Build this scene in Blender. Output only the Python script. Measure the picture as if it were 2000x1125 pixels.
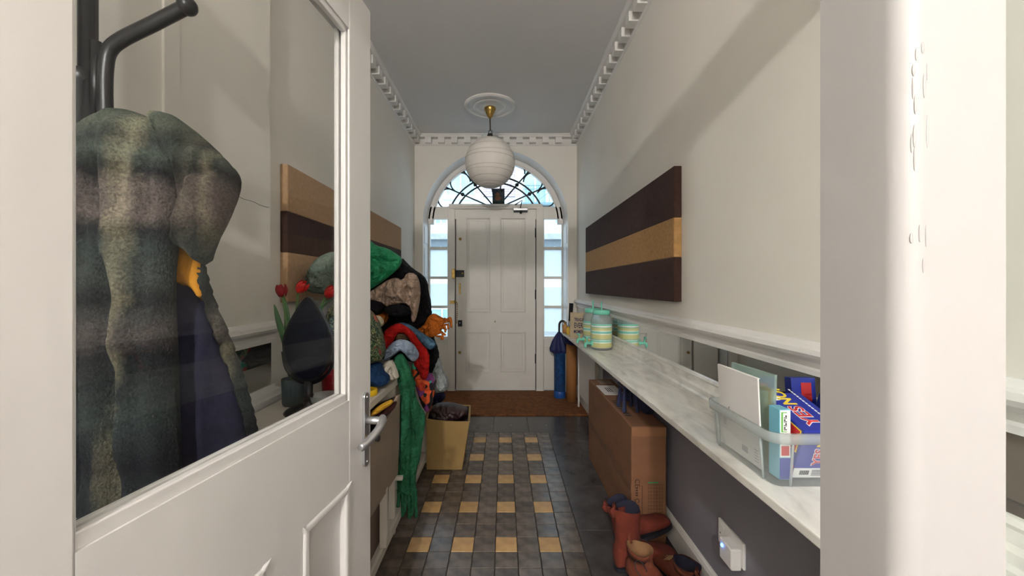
import bpy, bmesh, math, random
from mathutils import Vector, Matrix, noise
from mathutils.geometry import delaunay_2d_cdt, tessellate_polygon

for o in list(bpy.data.objects):
    bpy.data.objects.remove(o)
scene = bpy.context.scene
C = scene.collection
PI = math.pi
random.seed(4)

# ------------------------------------------------------------------ camera
# metres: x right, y down the hall, z up.  The hall's vanishing point sits at pixel (984.5, 558), focal 750 px
F, VX, VY, CH = 750.0, 984.5, 558.0, 1.2
cd = bpy.data.cameras.new('camera')
cam = bpy.data.objects.new('camera', cd)
C.objects.link(cam)
cam.location = (0, 0, CH)
cam.rotation_euler = (PI / 2, 0, 0)
cd.sensor_width = 36
cd.lens = 36 * F / 2000
cd.shift_x = (1000 - VX) / 2000
cd.shift_y = -(562.5 - VY) / 2000
cd.clip_start = 0.02
cd.clip_end = 200
scene.camera = cam

# ------------------------------------------------------------------ light
SKY = 2.8
world = bpy.data.worlds.new('overcast_sky')
scene.world = world
world.use_nodes = True
bg = world.node_tree.nodes['Background']
bg.inputs[0].default_value = (0.67, 0.84, 1.0, 1)
bg.inputs[1].default_value = SKY
LAMP = 2300.0
LAMP_COL = (1.0, 0.94, 0.89)
vs = scene.view_settings
vs.view_transform = 'Standard'
vs.look = 'None'
vs.gamma = 1
vs.use_curve_mapping = False
vs.exposure = 0.45


def P(px, py, d):
    return Vector(((px - VX) / F * d, d, CH - (py - VY) / F * d))


# ------------------------------------------------------------------ materials
def lin(r, g, b):
    def f(c):
        c /= 255.0
        return c / 12.92 if c <= 0.04045 else ((c + 0.055) / 1.055) ** 2.4
    return (f(r), f(g), f(b), 1)


MATS = {}


def base_mat(name):
    m = bpy.data.materials.new(name)
    m.use_nodes = True
    nt = m.node_tree
    return m, nt, nt.nodes['Principled BSDF'], nt.links


def scl(c, k):
    return (min(1, c[0] * k), min(1, c[1] * k), min(1, c[2] * k), 1)


def M(name, col, rough=0.6, metal=0.0, var=0.12, scale=9.0, bump=0.0, bscale=80.0, bdist=0.004,
      stretch=(1, 1, 1), emit=None, spec=0.5, rnd=0.0, coat=0.0, wr=0.0):
    if name in MATS:
        return MATS[name]
    m, nt, bs, lk = base_mat(name)
    N = nt.nodes
    tc = N.new('ShaderNodeTexCoord')
    mp = N.new('ShaderNodeMapping')
    mp.inputs['Scale'].default_value = stretch
    lk.new(tc.outputs['Object'], mp.inputs[0])
    nz = N.new('ShaderNodeTexNoise')
    nz.inputs['Scale'].default_value = scale
    nz.inputs['Detail'].default_value = 6
    lk.new(mp.outputs[0], nz.inputs['Vector'])
    rp = N.new('ShaderNodeValToRGB')
    rp.color_ramp.elements[0].position = 0.3
    rp.color_ramp.elements[1].position = 0.7
    rp.color_ramp.elements[0].color = scl(col, 1 - var)
    rp.color_ramp.elements[1].color = scl(col, 1 + var)
    lk.new(nz.outputs['Fac'], rp.inputs[0])
    out = rp.outputs[0]
    if rnd:
        oi = N.new('ShaderNodeObjectInfo')
        mr = N.new('ShaderNodeMapRange')
        mr.inputs['To Min'].default_value = 1 - rnd
        mr.inputs['To Max'].default_value = 1 + rnd
        lk.new(oi.outputs['Random'], mr.inputs[0])
        mx = N.new('ShaderNodeVectorMath')
        mx.operation = 'SCALE'
        lk.new(out, mx.inputs[0])
        lk.new(mr.outputs[0], mx.inputs['Scale'])
        out = mx.outputs[0]
    lk.new(out, bs.inputs['Base Color'])
    bs.inputs['Roughness'].default_value = rough
    bs.inputs['Metallic'].default_value = metal
    bs.inputs['Specular IOR Level'].default_value = spec
    bs.inputs['Coat Weight'].default_value = coat
    if bump:
        n2 = N.new('ShaderNodeTexNoise')
        n2.inputs['Scale'].default_value = bscale
        n2.inputs['Detail'].default_value = 4
        lk.new(mp.outputs[0], n2.inputs['Vector'])
        b = N.new('ShaderNodeBump')
        b.inputs['Strength'].default_value = bump
        b.inputs['Distance'].default_value = bdist
        lk.new(n2.outputs['Fac'], b.inputs['Height'])
        if wr:                                            # creases in cloth
            n4 = N.new('ShaderNodeTexNoise')
            n4.inputs['Scale'].default_value = 20
            n4.inputs['Detail'].default_value = 2.5
            n4.inputs['Distortion'].default_value = 1.6
            lk.new(mp.outputs[0], n4.inputs['Vector'])
            b2 = N.new('ShaderNodeBump')
            b2.inputs['Strength'].default_value = wr
            b2.inputs['Distance'].default_value = 0.03
            lk.new(n4.outputs['Fac'], b2.inputs['Height'])
            lk.new(b2.outputs[0], b.inputs['Normal'])
        lk.new(b.outputs[0], bs.inputs['Normal'])
    if emit:
        bs.inputs['Emission Color'].default_value = emit[0]
        bs.inputs['Emission Strength'].default_value = emit[1]
    MATS[name] = m
    return m


def ramp_mat(name, axis, stops, rough=0.7, distort=0.02, dscale=12, tilt=0.0, const=False, bump=0.0, bscale=200, mixvar=0.15, extra=None):
    """colour bands along a world axis; stops = [(coordinate, colour)]"""
    m, nt, bs, lk = base_mat(name)
    N = nt.nodes
    tc = N.new('ShaderNodeTexCoord')
    nz = N.new('ShaderNodeTexNoise')
    nz.inputs['Scale'].default_value = dscale
    nz.inputs['Detail'].default_value = 5
    lk.new(tc.outputs['Object'], nz.inputs['Vector'])
    sx = N.new('ShaderNodeSeparateXYZ')
    lk.new(tc.outputs['Object'], sx.inputs[0])
    lo, hi = stops[0][0], stops[-1][0]

    def band(ax, stops, tilt, cst):
        lo, hi = stops[0][0], stops[-1][0]
        ma = N.new('ShaderNodeMath')
        ma.operation = 'MULTIPLY_ADD'
        ma.inputs[1].default_value = distort * 2
        ma.inputs[2].default_value = -distort
        lk.new(nz.outputs['Fac'], ma.inputs[0])
        ad = N.new('ShaderNodeMath')
        ad.operation = 'ADD'
        lk.new(sx.outputs[ax], ad.inputs[0])
        lk.new(ma.outputs[0], ad.inputs[1])
        src = ad.outputs[0]
        if tilt:
            t = N.new('ShaderNodeMath')
            t.operation = 'MULTIPLY_ADD'
            t.inputs[1].default_value = tilt
            lk.new(sx.outputs['Z' if ax != 'Z' else 'X'], t.inputs[0])
            lk.new(src, t.inputs[2])
            src = t.outputs[0]
        mr = N.new('ShaderNodeMapRange')
        mr.inputs['From Min'].default_value = lo
        mr.inputs['From Max'].default_value = hi
        lk.new(src, mr.inputs[0])
        rp = N.new('ShaderNodeValToRGB')
        if cst:
            rp.color_ramp.interpolation = 'CONSTANT'
        el = rp.color_ramp.elements
        while len(el) < len(stops):
            el.new(0.5)
        for e, (c, col) in zip(el, stops):
            e.position = (c - lo) / (hi - lo)
        for e, (c, col) in zip(el, stops):
            e.color = col
        lk.new(mr.outputs[0], rp.inputs[0])
        return rp.outputs[0]

    out = band(axis, stops, tilt, const)
    if extra:
        o2 = band(extra[0], extra[1], extra[2], False)
        mx = N.new('ShaderNodeMix')
        mx.data_type = 'RGBA'
        mx.blend_type = extra[3]
        mx.inputs[0].default_value = 1.0
        lk.new(out, mx.inputs[6])
        lk.new(o2, mx.inputs[7])
        out = mx.outputs[2]
    n3 = N.new('ShaderNodeTexNoise')
    n3.inputs['Scale'].default_value = bscale * 0.5
    lk.new(tc.outputs['Object'], n3.inputs['Vector'])
    mr = N.new('ShaderNodeMapRange')
    mr.inputs['To Min'].default_value = 1 - mixvar * 2
    mr.inputs['To Max'].default_value = 1 + mixvar * 2
    mr.inputs['From Min'].default_value = 0.2
    mr.inputs['From Max'].default_value = 0.8
    lk.new(n3.outputs['Fac'], mr.inputs[0])
    vm = N.new('ShaderNodeVectorMath')
    vm.operation = 'SCALE'
    lk.new(out, vm.inputs[0])
    lk.new(mr.outputs[0], vm.inputs['Scale'])
    lk.new(vm.outputs[0], bs.inputs['Base Color'])
    bs.inputs['Roughness'].default_value = rough
    if bump:
        b = N.new('ShaderNodeBump')
        b.inputs['Strength'].default_value = bump
        b.inputs['Distance'].default_value = 0.004
        lk.new(n3.outputs['Fac'], b.inputs['Height'])
        lk.new(b.outputs[0], bs.inputs['Normal'])
    MATS[name] = m
    return m


def glass_mat(name, tint=(1, 1, 1, 1), refl=1.0, haze=0.0, rough=0.0, hazecol=(0.8, 0.85, 0.85, 1), trans=0.5):
    """thin clear sheet: transparent plus a Fresnel reflection, optional milky share"""
    m, nt, bs, lk = base_mat(name)
    N = nt.nodes
    N.remove(bs)
    out = N['Material Output']
    tr = N.new('ShaderNodeBsdfTransparent')
    tr.inputs[0].default_value = tint
    src = tr.outputs[0]
    if haze:
        df = N.new('ShaderNodeBsdfDiffuse')
        df.inputs[0].default_value = hazecol
        tl = N.new('ShaderNodeBsdfTranslucent')
        tl.inputs[0].default_value = hazecol
        a = N.new('ShaderNodeMixShader')
        a.inputs[0].default_value = trans
        lk.new(df.outputs[0], a.inputs[1])
        lk.new(tl.outputs[0], a.inputs[2])
        b = N.new('ShaderNodeMixShader')
        b.inputs[0].default_value = haze
        lk.new(src, b.inputs[1])
        lk.new(a.outputs[0], b.inputs[2])
        src = b.outputs[0]
    gl = N.new('ShaderNodeBsdfGlossy')
    gl.inputs['Roughness'].default_value = rough
    fr = N.new('ShaderNodeFresnel')
    ge = N.new('ShaderNodeNewGeometry')               # same reflection on both sides of the thin sheet
    io = N.new('ShaderNodeMapRange')
    io.inputs['To Min'].default_value = 1.45
    io.inputs['To Max'].default_value = 1 / 1.45
    lk.new(ge.outputs['Backfacing'], io.inputs[0])
    lk.new(io.outputs[0], fr.inputs['IOR'])
    mu = N.new('ShaderNodeMath')
    mu.operation = 'MULTIPLY'
    mu.inputs[1].default_value = refl
    lk.new(fr.outputs[0], mu.inputs[0])
    mx = N.new('ShaderNodeMixShader')
    lk.new(mu.outputs[0], mx.inputs[0])
    lk.new(src, mx.inputs[1])
    lk.new(gl.outputs[0], mx.inputs[2])
    lk.new(mx.outputs[0], out.inputs[0])
    MATS[name] = m
    return m


WALL = M('wall_paint', (0.76, 0.73, 0.67, 1), 0.75, var=0.03, scale=2.5, bump=0.12, bscale=40, bdist=0.003)
CEIL = M('ceiling_paint', (0.72, 0.71, 0.71, 1), 0.8, var=0.03, scale=2.0, bump=0.06, bscale=30)
WHITE = M('white_gloss_paint', (0.74, 0.725, 0.70, 1), 0.42, var=0.04, scale=6, bump=0.12, bscale=25, bdist=0.003)
DOORW = M('front_door_paint', (0.77, 0.75, 0.70, 1), 0.45, var=0.05, scale=4, bump=0.06, bscale=25)
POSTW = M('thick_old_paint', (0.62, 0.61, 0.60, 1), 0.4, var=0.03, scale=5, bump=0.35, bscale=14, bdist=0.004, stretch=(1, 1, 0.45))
DIMPOST = M('dimmed_post_paint', (0.345, 0.34, 0.34, 1), 0.5, var=0.03, scale=5, bump=0.35, bscale=14, bdist=0.004, stretch=(1, 1, 0.45))  # same paint as the inner door, darkened to hold down the lamplight on this post
LOWWALL = M('lavender_grey_paint', (0.235, 0.225, 0.265, 1), 0.6, var=0.06, scale=3, bump=0.08, bscale=40)
TILE_D = M('dark_floor_tile', lin(90, 80, 72), 0.22, var=0.5, scale=16, bump=0.12, bscale=30, bdist=0.002, rnd=0.22)
TILE_T = M('tan_floor_tile', lin(184, 148, 96), 0.36, var=0.2, scale=18, bump=0.1, bscale=30, bdist=0.002, rnd=0.1)
SLAB = M('dark_border_slab', lin(70, 66, 66), 0.26, var=0.35, scale=9, bump=0.12, bscale=22, bdist=0.002, rnd=0.12)
GROUT = M('floor_grout', lin(40, 36, 33), 0.9, var=0.2)
MAT_COIR = M('coir_mat', lin(128, 76, 34), 0.95, var=0.35, scale=30, bump=0.9, bscale=320, bdist=0.01)
BLACK = M('black_metal', (0.015, 0.015, 0.017, 1), 0.35, 0.3, var=0.2, scale=20)
IRON = M('dark_iron', (0.03, 0.032, 0.036, 1), 0.5, 0.4, var=0.2)
BRASS = M('aged_brass', (0.50, 0.33, 0.10, 1), 0.32, 1.0, var=0.25, scale=40)
STEEL = M('satin_steel', (0.52, 0.53, 0.55, 1), 0.36, 0.9, var=0.06)
MIRROR = M('mirror_silver', (0.86, 0.89, 0.88, 1), 0.02, 1.0, var=0.0)
GLASS = glass_mat('clear_window_glass', (0.96, 0.985, 0.985, 1))
DOORGLASS = glass_mat('door_glass', (0.985, 0.99, 0.99, 1), refl=0.45)
FROST = glass_mat('frosted_film', (0.9, 0.95, 0.97, 1), 0.4, haze=0.86, hazecol=(0.95, 0.97, 0.98, 1), trans=0.85)
JAR = glass_mat('clear_plastic_jar', (0.93, 0.97, 0.97, 1), 1.0, haze=0.4)
TUBP = glass_mat('clear_plastic_tub', (0.95, 0.97, 0.97, 1), 0.8, haze=0.22, rough=0.08)
PAPER = M('white_paper', (0.75, 0.73, 0.72, 1), 0.8, var=0.03)
INK = M('dark_ink', (0.03, 0.03, 0.035, 1), 0.8, var=0.1)


def marble():
    m, nt, bs, lk = base_mat('grey_veined_marble')
    N = nt.nodes
    tc = N.new('ShaderNodeTexCoord')
    mp = N.new('ShaderNodeMapping')
    mp.inputs['Scale'].default_value = (3.0, 1.0, 3.0)
    lk.new(tc.outputs['Object'], mp.inputs[0])
    nz = N.new('ShaderNodeTexNoise')
    nz.inputs['Scale'].default_value = 5
    nz.inputs['Detail'].default_value = 9
    nz.inputs['Distortion'].default_value = 1.2
    lk.new(mp.outputs[0], nz.inputs['Vector'])
    rp = N.new('ShaderNodeValToRGB')
    e = rp.color_ramp.elements
    e[0].position = 0.32
    e[0].color = lin(198, 197, 192)
    e[1].position = 0.60
    e[1].color = lin(238, 236, 230)
    x = e.new(0.44)
    x.color = lin(224, 222, 216)
    lk.new(nz.outputs['Fac'], rp.inputs[0])
    lk.new(rp.outputs[0], bs.inputs['Base Color'])
    bs.inputs['Roughness'].default_value = 0.28
    MATS['marble'] = m
    return m


MARBLE = marble()


# ------------------------------------------------------------------ mesh helpers
class MB:
    def __init__(s):
        s.v, s.f = [], []

    def add(s, vs, fs):
        b = len(s.v)
        s.v += [tuple(v) for v in vs]
        s.f += [tuple(i + b for i in f) for f in fs]
        return s

    def box(s, x0, x1, y0, y1, z0, z1):
        vs = [(x, y, z) for z in (z0, z1) for y in (y0, y1) for x in (x0, x1)]
        return s.add(vs, [(0, 2, 3, 1), (4, 5, 7, 6), (0, 1, 5, 4), (2, 6, 7, 3), (0, 4, 6, 2), (1, 3, 7, 5)])

    def prism(s, poly, plane, a0, a1):
        """poly in 2-D, extruded along the third axis"""
        def mk(p, a):
            return {'XZ': (p[0], a, p[1]), 'XY': (p[0], p[1], a), 'YZ': (a, p[0], p[1])}[plane]
        n = len(poly)
        vs = [mk(p, a0) for p in poly] + [mk(p, a1) for p in poly]
        tri = tessellate_polygon([[Vector((p[0], p[1], 0)) for p in poly]])
        fs = [tuple(t) for t in tri] + [tuple(i + n for i in reversed(t)) for t in tri]
        fs += [(i, (i + 1) % n, (i + 1) % n + n, i + n) for i in range(n)]
        return s.add(vs, fs)

    def arc(s, cx, cz, r0, r1, y0, y1, a0, a1, n=40):
        rings = []
        for i in range(n + 1):
            a = a0 + (a1 - a0) * i / n
            c, q = math.cos(a), math.sin(a)
            rings.append([(cx + r * c, y, cz + r * q) for r, y in ((r0, y0), (r1, y0), (r1, y1), (r0, y1))])
        vs = [v for r in rings for v in r]
        fs = [(0, 1, 2, 3), tuple(n * 4 + k for k in (3, 2, 1, 0))]
        for i in range(n):
            for k in range(4):
                fs.append((i * 4 + k, (i + 1) * 4 + k, (i + 1) * 4 + (k + 1) % 4, i * 4 + (k + 1) % 4))
        return s.add(vs, fs)

    def lathe(s, prof, c=(0, 0, 0), n=28, axis='Z', sx=1.0, sy=1.0):
        vs, fs = [], []
        for r, h in prof:
            for i in range(n):
                a = 2 * PI * i / n
                x, y = r * math.cos(a) * sx, r * math.sin(a) * sy
                q = {'Z': (x, y, h), 'Y': (x, h, y), 'X': (h, x, y)}[axis]
                vs.append((c[0] + q[0], c[1] + q[1], c[2] + q[2]))
        for j in range(len(prof) - 1):
            for i in range(n):
                fs.append((j * n + i, j * n + (i + 1) % n, (j + 1) * n + (i + 1) % n, (j + 1) * n + i))
        if prof[0][0] > 1e-5:
            fs.append(tuple(reversed(range(n))))
        if prof[-1][0] > 1e-5:
            fs.append(tuple((len(prof) - 1) * n + i for i in range(n)))
        return s.add(vs, fs)

    def tube(s, path, r, n=8, flat=1.0, up=None, closed=False):
        pts = [Vector(p) for p in path]
        m = len(pts)
        rs = r if isinstance(r, (list, tuple)) else [r] * m
        vs, fs = [], []
        prev = None
        for i, p in enumerate(pts):
            if closed:
                t = (pts[(i + 1) % m] - pts[i - 1]).normalized()
            else:
                t = (pts[min(i + 1, m - 1)] - pts[max(i - 1, 0)]).normalized()
            if prev is None:
                ref = Vector(up) if up else (Vector((0, 0, 1)) if abs(t.z) < 0.9 else Vector((1, 0, 0)))
            else:
                ref = prev
            a = (ref - t * ref.dot(t)).normalized()
            prev = a
            b = t.cross(a)
            for k in range(n):
                q = 2 * PI * k / n
                vs.append(p + (a * math.cos(q) * flat + b * math.sin(q)) * rs[i])
        for i in range(m if closed else m - 1):
            j = (i + 1) % m
            for k in range(n):
                fs.append((i * n + k, i * n + (k + 1) % n, j * n + (k + 1) % n, j * n + k))
        if not closed:
            fs.append(tuple(reversed(range(n))))
            fs.append(tuple((m - 1) * n + k for k in range(n)))
        return s.add(vs, fs)

    def ball(s, c, r, n=12, sx=1, sy=1, sz=1):
        prof = [(r * math.sin(PI * i / n) + (0 if 0 < i < n else 0), -r * math.cos(PI * i / n)) for i in range(n + 1)]
        prof[0] = (0.0, prof[0][1])
        prof[-1] = (0.0, prof[-1][1])
        b = len(s.v)
        s.lathe(prof, (0, 0, 0), n + 4)
        for i in range(b, len(s.v)):
            v = s.v[i]
            s.v[i] = (v[0] * sx + c[0], v[1] * sy + c[1], v[2] * sz + c[2])
        return s

    def xf(s, mat):
        s.v = [tuple(mat @ Vector(v)) for v in s.v]
        return s

    def mesh(s, name, mat, smooth=False):
        me = bpy.data.meshes.new(name)
        me.from_pydata(s.v, [], s.f)
        bm = bmesh.new()
        bm.from_mesh(me)
        bmesh.ops.remove_doubles(bm, verts=bm.verts, dist=1e-6)
        bmesh.ops.recalc_face_normals(bm, faces=bm.faces)
        bm.to_mesh(me)
        bm.free()
        if mat:
            me.materials.append(mat)
        if smooth:
            for p in me.polygons:
                p.use_smooth = True
        return me

    def build(s, name, mat, parent=None, smooth=False, bevel=0.0, seg=2):
        o = bpy.data.objects.new(name, s.mesh(name, mat, smooth))
        C.objects.link(o)
        if parent:
            o.parent = parent
        if bevel:
            b = o.modifiers.new('bevel', 'BEVEL')
            b.width = bevel
            b.segments = seg
            b.limit_method = 'ANGLE'
            b.angle_limit = math.radians(40)
            b.harden_normals = False
        if smooth and not bevel:
            pass
        return o


def auto(o, deg=35):
    """smooth shading with sharp edges kept"""
    me = o.data
    bm = bmesh.new()
    bm.from_mesh(me)
    for e in bm.edges:
        if len(e.link_faces) == 2 and e.calc_face_angle(0) > math.radians(deg):
            e.smooth = False
    for f in bm.faces:
        f.smooth = True
    bm.to_mesh(me)
    bm.free()
    return o


def tag(o, label, cat=None, group=None, kind=None):
    o['label'] = label
    if cat:
        o['category'] = cat
    if group:
        o['group'] = group
    if kind:
        o['kind'] = kind
    return o


def empty(name, loc, label, cat, group=None, kind=None):
    o = bpy.data.objects.new(name, None)
    o.empty_display_size = 0.05
    C.objects.link(o)
    o.location = loc
    return tag(o, label, cat, group, kind)


def at0(o, parent):
    """parent a mesh written in world coordinates under an empty that stands elsewhere"""
    o.parent = parent
    o.matrix_parent_inverse = Matrix.Translation(parent.location).inverted() if parent.type == 'EMPTY' else Matrix()
    return o


def part(mb, name, mat, root, smooth=False, bevel=0.0, seg=2):
    o = mb.build(name, mat, None, smooth, bevel, seg)
    if name in ('print', 'barcode', 'small_print', 'label_figures', 'table_print', 'door_chain', 'wire_rib', 'lace'):
        o['kind'] = 'stuff'                          # too small to pick apart
    return at0(o, root)


def struct(name, mb, mat, label, bevel=0.0):
    o = mb.build(name, mat, None, False, bevel)
    tag(o, label, kind='structure')
    return o


def text_part(txt, size, mat, parent_root, matrix, name='lettering', extrude=0.0004, sx=1.0, bold=0.0, spacing=1.0):
    cu = bpy.data.curves.new('t', 'FONT')
    cu.body = txt
    cu.size = size
    cu.extrude = extrude
    cu.offset = bold
    cu.space_character = spacing
    cu.align_x = 'CENTER'
    cu.align_y = 'CENTER'
    cu.resolution_u = 3
    to = bpy.data.objects.new('t', cu)
    C.objects.link(to)
    dg = bpy.context.evaluated_depsgraph_get()
    me = bpy.data.meshes.new_from_object(to.evaluated_get(dg))
    bpy.data.objects.remove(to)
    bpy.data.curves.remove(cu)
    me.name = name
    me.transform(matrix @ Matrix.Diagonal((sx, 1, 1, 1)))
    me.materials.clear()
    me.materials.append(mat)
    o = bpy.data.objects.new(name, me)
    C.objects.link(o)
    if parent_root:
        at0(o, parent_root)
    return o


def frame_mat(origin, xdir, ydir):
    x = Vector(xdir).normalized()
    y = Vector(ydir)
    y = (y - x * y.dot(x)).normalized()
    z = x.cross(y)
    m = Matrix.Identity(4)
    for i in range(3):
        m[i][0], m[i][1], m[i][2], m[i][3] = x[i], y[i], z[i], origin[i]
    return m


def chaikin(pts, it=2):
    for _ in range(it):
        q = []
        n = len(pts)
        for i in range(n):
            a, b = pts[i], pts[(i + 1) % n]
            q.append((a[0] * .75 + b[0] * .25, a[1] * .75 + b[1] * .25))
            q.append((a[0] * .25 + b[0] * .75, a[1] * .25 + b[1] * .75))
        pts = q
    return pts


def segdist(p, a, b):
    ax, ay = a
    bx, by = b
    dx, dy = bx - ax, by - ay
    L = dx * dx + dy * dy
    t = 0 if L == 0 else max(0, min(1, ((p[0] - ax) * dx + (p[1] - ay) * dy) / L))
    return math.hypot(p[0] - ax - t * dx, p[1] - ay - t * dy)


def inside(p, poly):
    r = False
    n = len(poly)
    for i in range(n):
        a, b = poly[i], poly[i - 1]
        if (a[1] > p[1]) != (b[1] > p[1]) and p[0] < (b[0] - a[0]) * (p[1] - a[1]) / (b[1] - a[1]) + a[0]:
            r = not r
    return r


def puff_mb(px, d, front, back=None, R=None, seed=0, amp=0.012, freq=9.0, folds=(), step=None, smooth=1, lean=0.0, turn=0.0, stretch=(1, 1)):
    """a soft filled body of cloth: an outline at distance d, swelling to both sides, with folds.
    folds = [(pixel polyline, half width m, depth m)]; lean/turn tilt the body's mid plane (m per m)"""
    back = front if back is None else back
    w = [P(x, y, d) for x, y in px]
    poly = [(v.x, v.z) for v in w]
    if smooth:
        poly = chaikin(poly, smooth)
    xs, zs = [p[0] for p in poly], [p[1] for p in poly]
    x0, x1, z0, z1 = min(xs), max(xs), min(zs), max(zs)
    cx, cz = (x0 + x1) / 2, (z0 + z1) / 2
    h = (step or max(x1 - x0, z1 - z0) / 40) * 0.85
    R = R or min(x1 - x0, z1 - z0) * 0.34
    rp = []
    for i in range(len(poly)):                       # resample the outline
        a, b = poly[i], poly[(i + 1) % len(poly)]
        L = math.hypot(b[0] - a[0], b[1] - a[1])
        k = max(1, int(L / h))
        rp += [(a[0] + (b[0] - a[0]) * j / k, a[1] + (b[1] - a[1]) * j / k) for j in range(k)]
    n = len(rp)
    pts = [Vector(p) for p in rp]
    r = 0
    z = z0
    while z < z1:
        x = x0 + (h / 2 if r % 2 else 0)
        while x < x1:
            if inside((x, z), rp) and min(segdist((x, z), rp[i], rp[(i + 1) % n]) for i in range(n)) > h * 0.45:
                pts.append(Vector((x, z)))
            x += h
        z += h * 0.87
        r += 1
    res = delaunay_2d_cdt(pts, [(i, (i + 1) % n) for i in range(n)], [], 1, 1e-7)
    V, FC = res[0], res[2]
    fl = [([(q.x, q.z) for q in (P(a, b, d) for a, b in line)], wd, dp) for line, wd, dp in folds]
    vs, fs = [], []
    idxb = {}
    for i, v in enumerate(V):
        p = (v.x, v.y)
        dist = min(segdist(p, rp[k], rp[(k + 1) % n]) for k in range(n))
        e = min(1.0, dist / R)
        prof = math.sqrt(max(0, 1 - (1 - e) ** 2))
        q = Vector((p[0] * freq * stretch[0] + seed * 7.3, p[1] * freq * stretch[1], seed * 3.1))
        q += noise.noise_vector(q * 0.8) * 0.55                 # warped, ridged: cloth creases
        nz = 0.9 * noise.noise(q)
        nz += 1.1 * (0.45 - 2.2 * abs(noise.noise(q * 1.35 + Vector((5.2, 1.3, 9)))))
        nz += 0.5 * (0.45 - 2.2 * abs(noise.noise(q * 2.7 + Vector((1.7, 8.3, 2)))))
        nz *= 1.25
        g = 0.0
        for line, wd, dp in fl:
            dd = min(segdist(p, line[k], line[k + 1]) for k in range(len(line) - 1))
            g += dp * math.exp(-(dd / wd) ** 2)
        mid = d + (p[1] - cz) * lean + (p[0] - cx) * turn
        ee = min(1, e * 2)
        vs.append((p[0], mid - front * prof - (amp * nz + g) * ee, p[1]))
        if dist > 1e-5:
            idxb[i] = None
    for i in list(idxb):
        v = vs[i]
        p = (v[0], v[2])
        dist = min(segdist(p, rp[k], rp[(k + 1) % n]) for k in range(n))
        e = min(1.0, dist / R)
        mid = d + (p[1] - cz) * lean + (p[0] - cx) * turn
        idxb[i] = len(vs)
        vs.append((p[0], mid + back * math.sqrt(max(0, 1 - (1 - e) ** 2)), p[1]))
    for f in FC:
        fs.append(tuple(f))
        fs.append(tuple(idxb.get(i, i) for i in reversed(f)))
    m = MB()
    m.v, m.f = vs, fs
    return m


def puff(name, px, d, front, mat, label, cat, group=None, root=None, **kw):
    mb = puff_mb(px, d, front, **kw)
    o = mb.build(name, mat, None, True)
    if root:
        at0(o, root)
        if label:
            o['label'] = label
    else:
        tag(o, label, cat, group)
    return o


def bez(pts, n=24):
    """Catmull-Rom through points"""
    P_ = [Vector(p) for p in pts]
    out = []
    m = len(P_)
    for i in range(m - 1):
        p0, p1, p2, p3 = P_[max(i - 1, 0)], P_[i], P_[i + 1], P_[min(i + 2, m - 1)]
        k = max(2, n // (m - 1))
        for j in range(k):
            t = j / k
            out.append(0.5 * ((2 * p1) + (p2 - p0) * t + (2 * p0 - 5 * p1 + 4 * p2 - p3) * t * t + (3 * p1 - p0 - 3 * p2 + p3) * t ** 3))
    out.append(P_[-1])
    return out


# ------------------------------------------------------------------ room shell
XL, XR, ZC, YF = -0.983, 0.80, 2.84, 4.22
YB = -3.2                       # back wall of the inner hall, behind the camera
struct('wall_right', MB().box(XR, XR + 0.12, YB, YF + 0.2, 0, ZC), WALL, 'cream painted right wall of the hall')
struct('wall_left', MB().box(XL - 0.12, XL, YB, YF + 0.2, 0, ZC), WALL, 'cream painted left wall of the hall')
bw_ = MB().box(XL - 0.12, -0.60, YB - 0.1, YB, 0, ZC).box(0.42, XR + 0.12, YB - 0.1, YB, 0, ZC)
bw_.box(-0.60, 0.42, YB - 0.1, YB, 0, 0.95).box(-0.60, 0.42, YB - 0.1, YB, 2.25, ZC)
struct('wall_back', bw_, WALL, 'cream back wall of the inner hall with an opening for the added fill window')
wb = empty('window_6', (-0.09, YB, 0.95), 'tall window added behind the camera for fill light', None, kind='structure')  # added, unseen: lets daylight in as fill from behind the camera
for xx in (-0.60, -0.105, 0.39):
    part(MB().box(xx, xx + 0.03, YB - 0.07, YB - 0.03, 0.95, 2.25), 'frame', WHITE, wb)
for zz in (0.95, 1.5, 2.22):
    part(MB().box(-0.60, 0.42, YB - 0.07, YB - 0.03, zz, zz + 0.03), 'frame', WHITE, wb)
part(MB().box(-0.60, 0.42, YB - 0.052, YB - 0.048, 0.95, 2.25), 'pane', GLASS, wb)
struct('ceiling', MB().box(XL - 0.12, XR + 0.12, YB - 0.1, YF + 0.3, ZC, ZC + 0.1), CEIL, 'plain white painted hall ceiling')

# left pier: the wall stands a little proud until just before the picture
pier = struct('wall_left_pier', MB().box(XL, -0.95, 0.45, 1.56, 0, ZC - 0.12), WALL, 'cream wall pier standing proud beside the coat')
pier.name = 'wall_left_pier'
cb = MB().box(-0.9505, -0.943, 1.065, 1.118, 1.06, ZC - 0.12)
o = cb.build('cover_strip', WALL, pier, bevel=0.002)
cr = [(-0.9495, 1.1195 + 0.0012 * math.sin(i * 2.3), 1.1 + i * 0.06) for i in range(24)]
MB().tube(cr, 0.0011, 5).build('crack', INK, pier)
cr = [(-0.9495, 1.13 + i * 0.03, 1.525 - 0.0008 * i + 0.002 * math.sin(i * 1.9)) for i in range(15)]
MB().tube(cr, 0.0008, 5).build('crack', INK, pier)

# lower grey wall panels
struct('wall_right_dado', MB().box(XR - 0.004, XR, YB, YF, 0, 0.74), LOWWALL, 'lavender grey painted lower right wall under the marble shelf')
struct('wall_left_dado', MB().box(-0.95, -0.946, 0.45, 1.56, 0, 0.68), LOWWALL, 'lavender grey painted lower part of the left pier')


def base_prof(x, s, h=0.12):
    return [(x, 0), (x + s * 0.018, 0), (x + s * 0.018, h - 0.02), (x + s * 0.012, h - 0.008), (x + s * 0.006, h), (x, h)]


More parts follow.
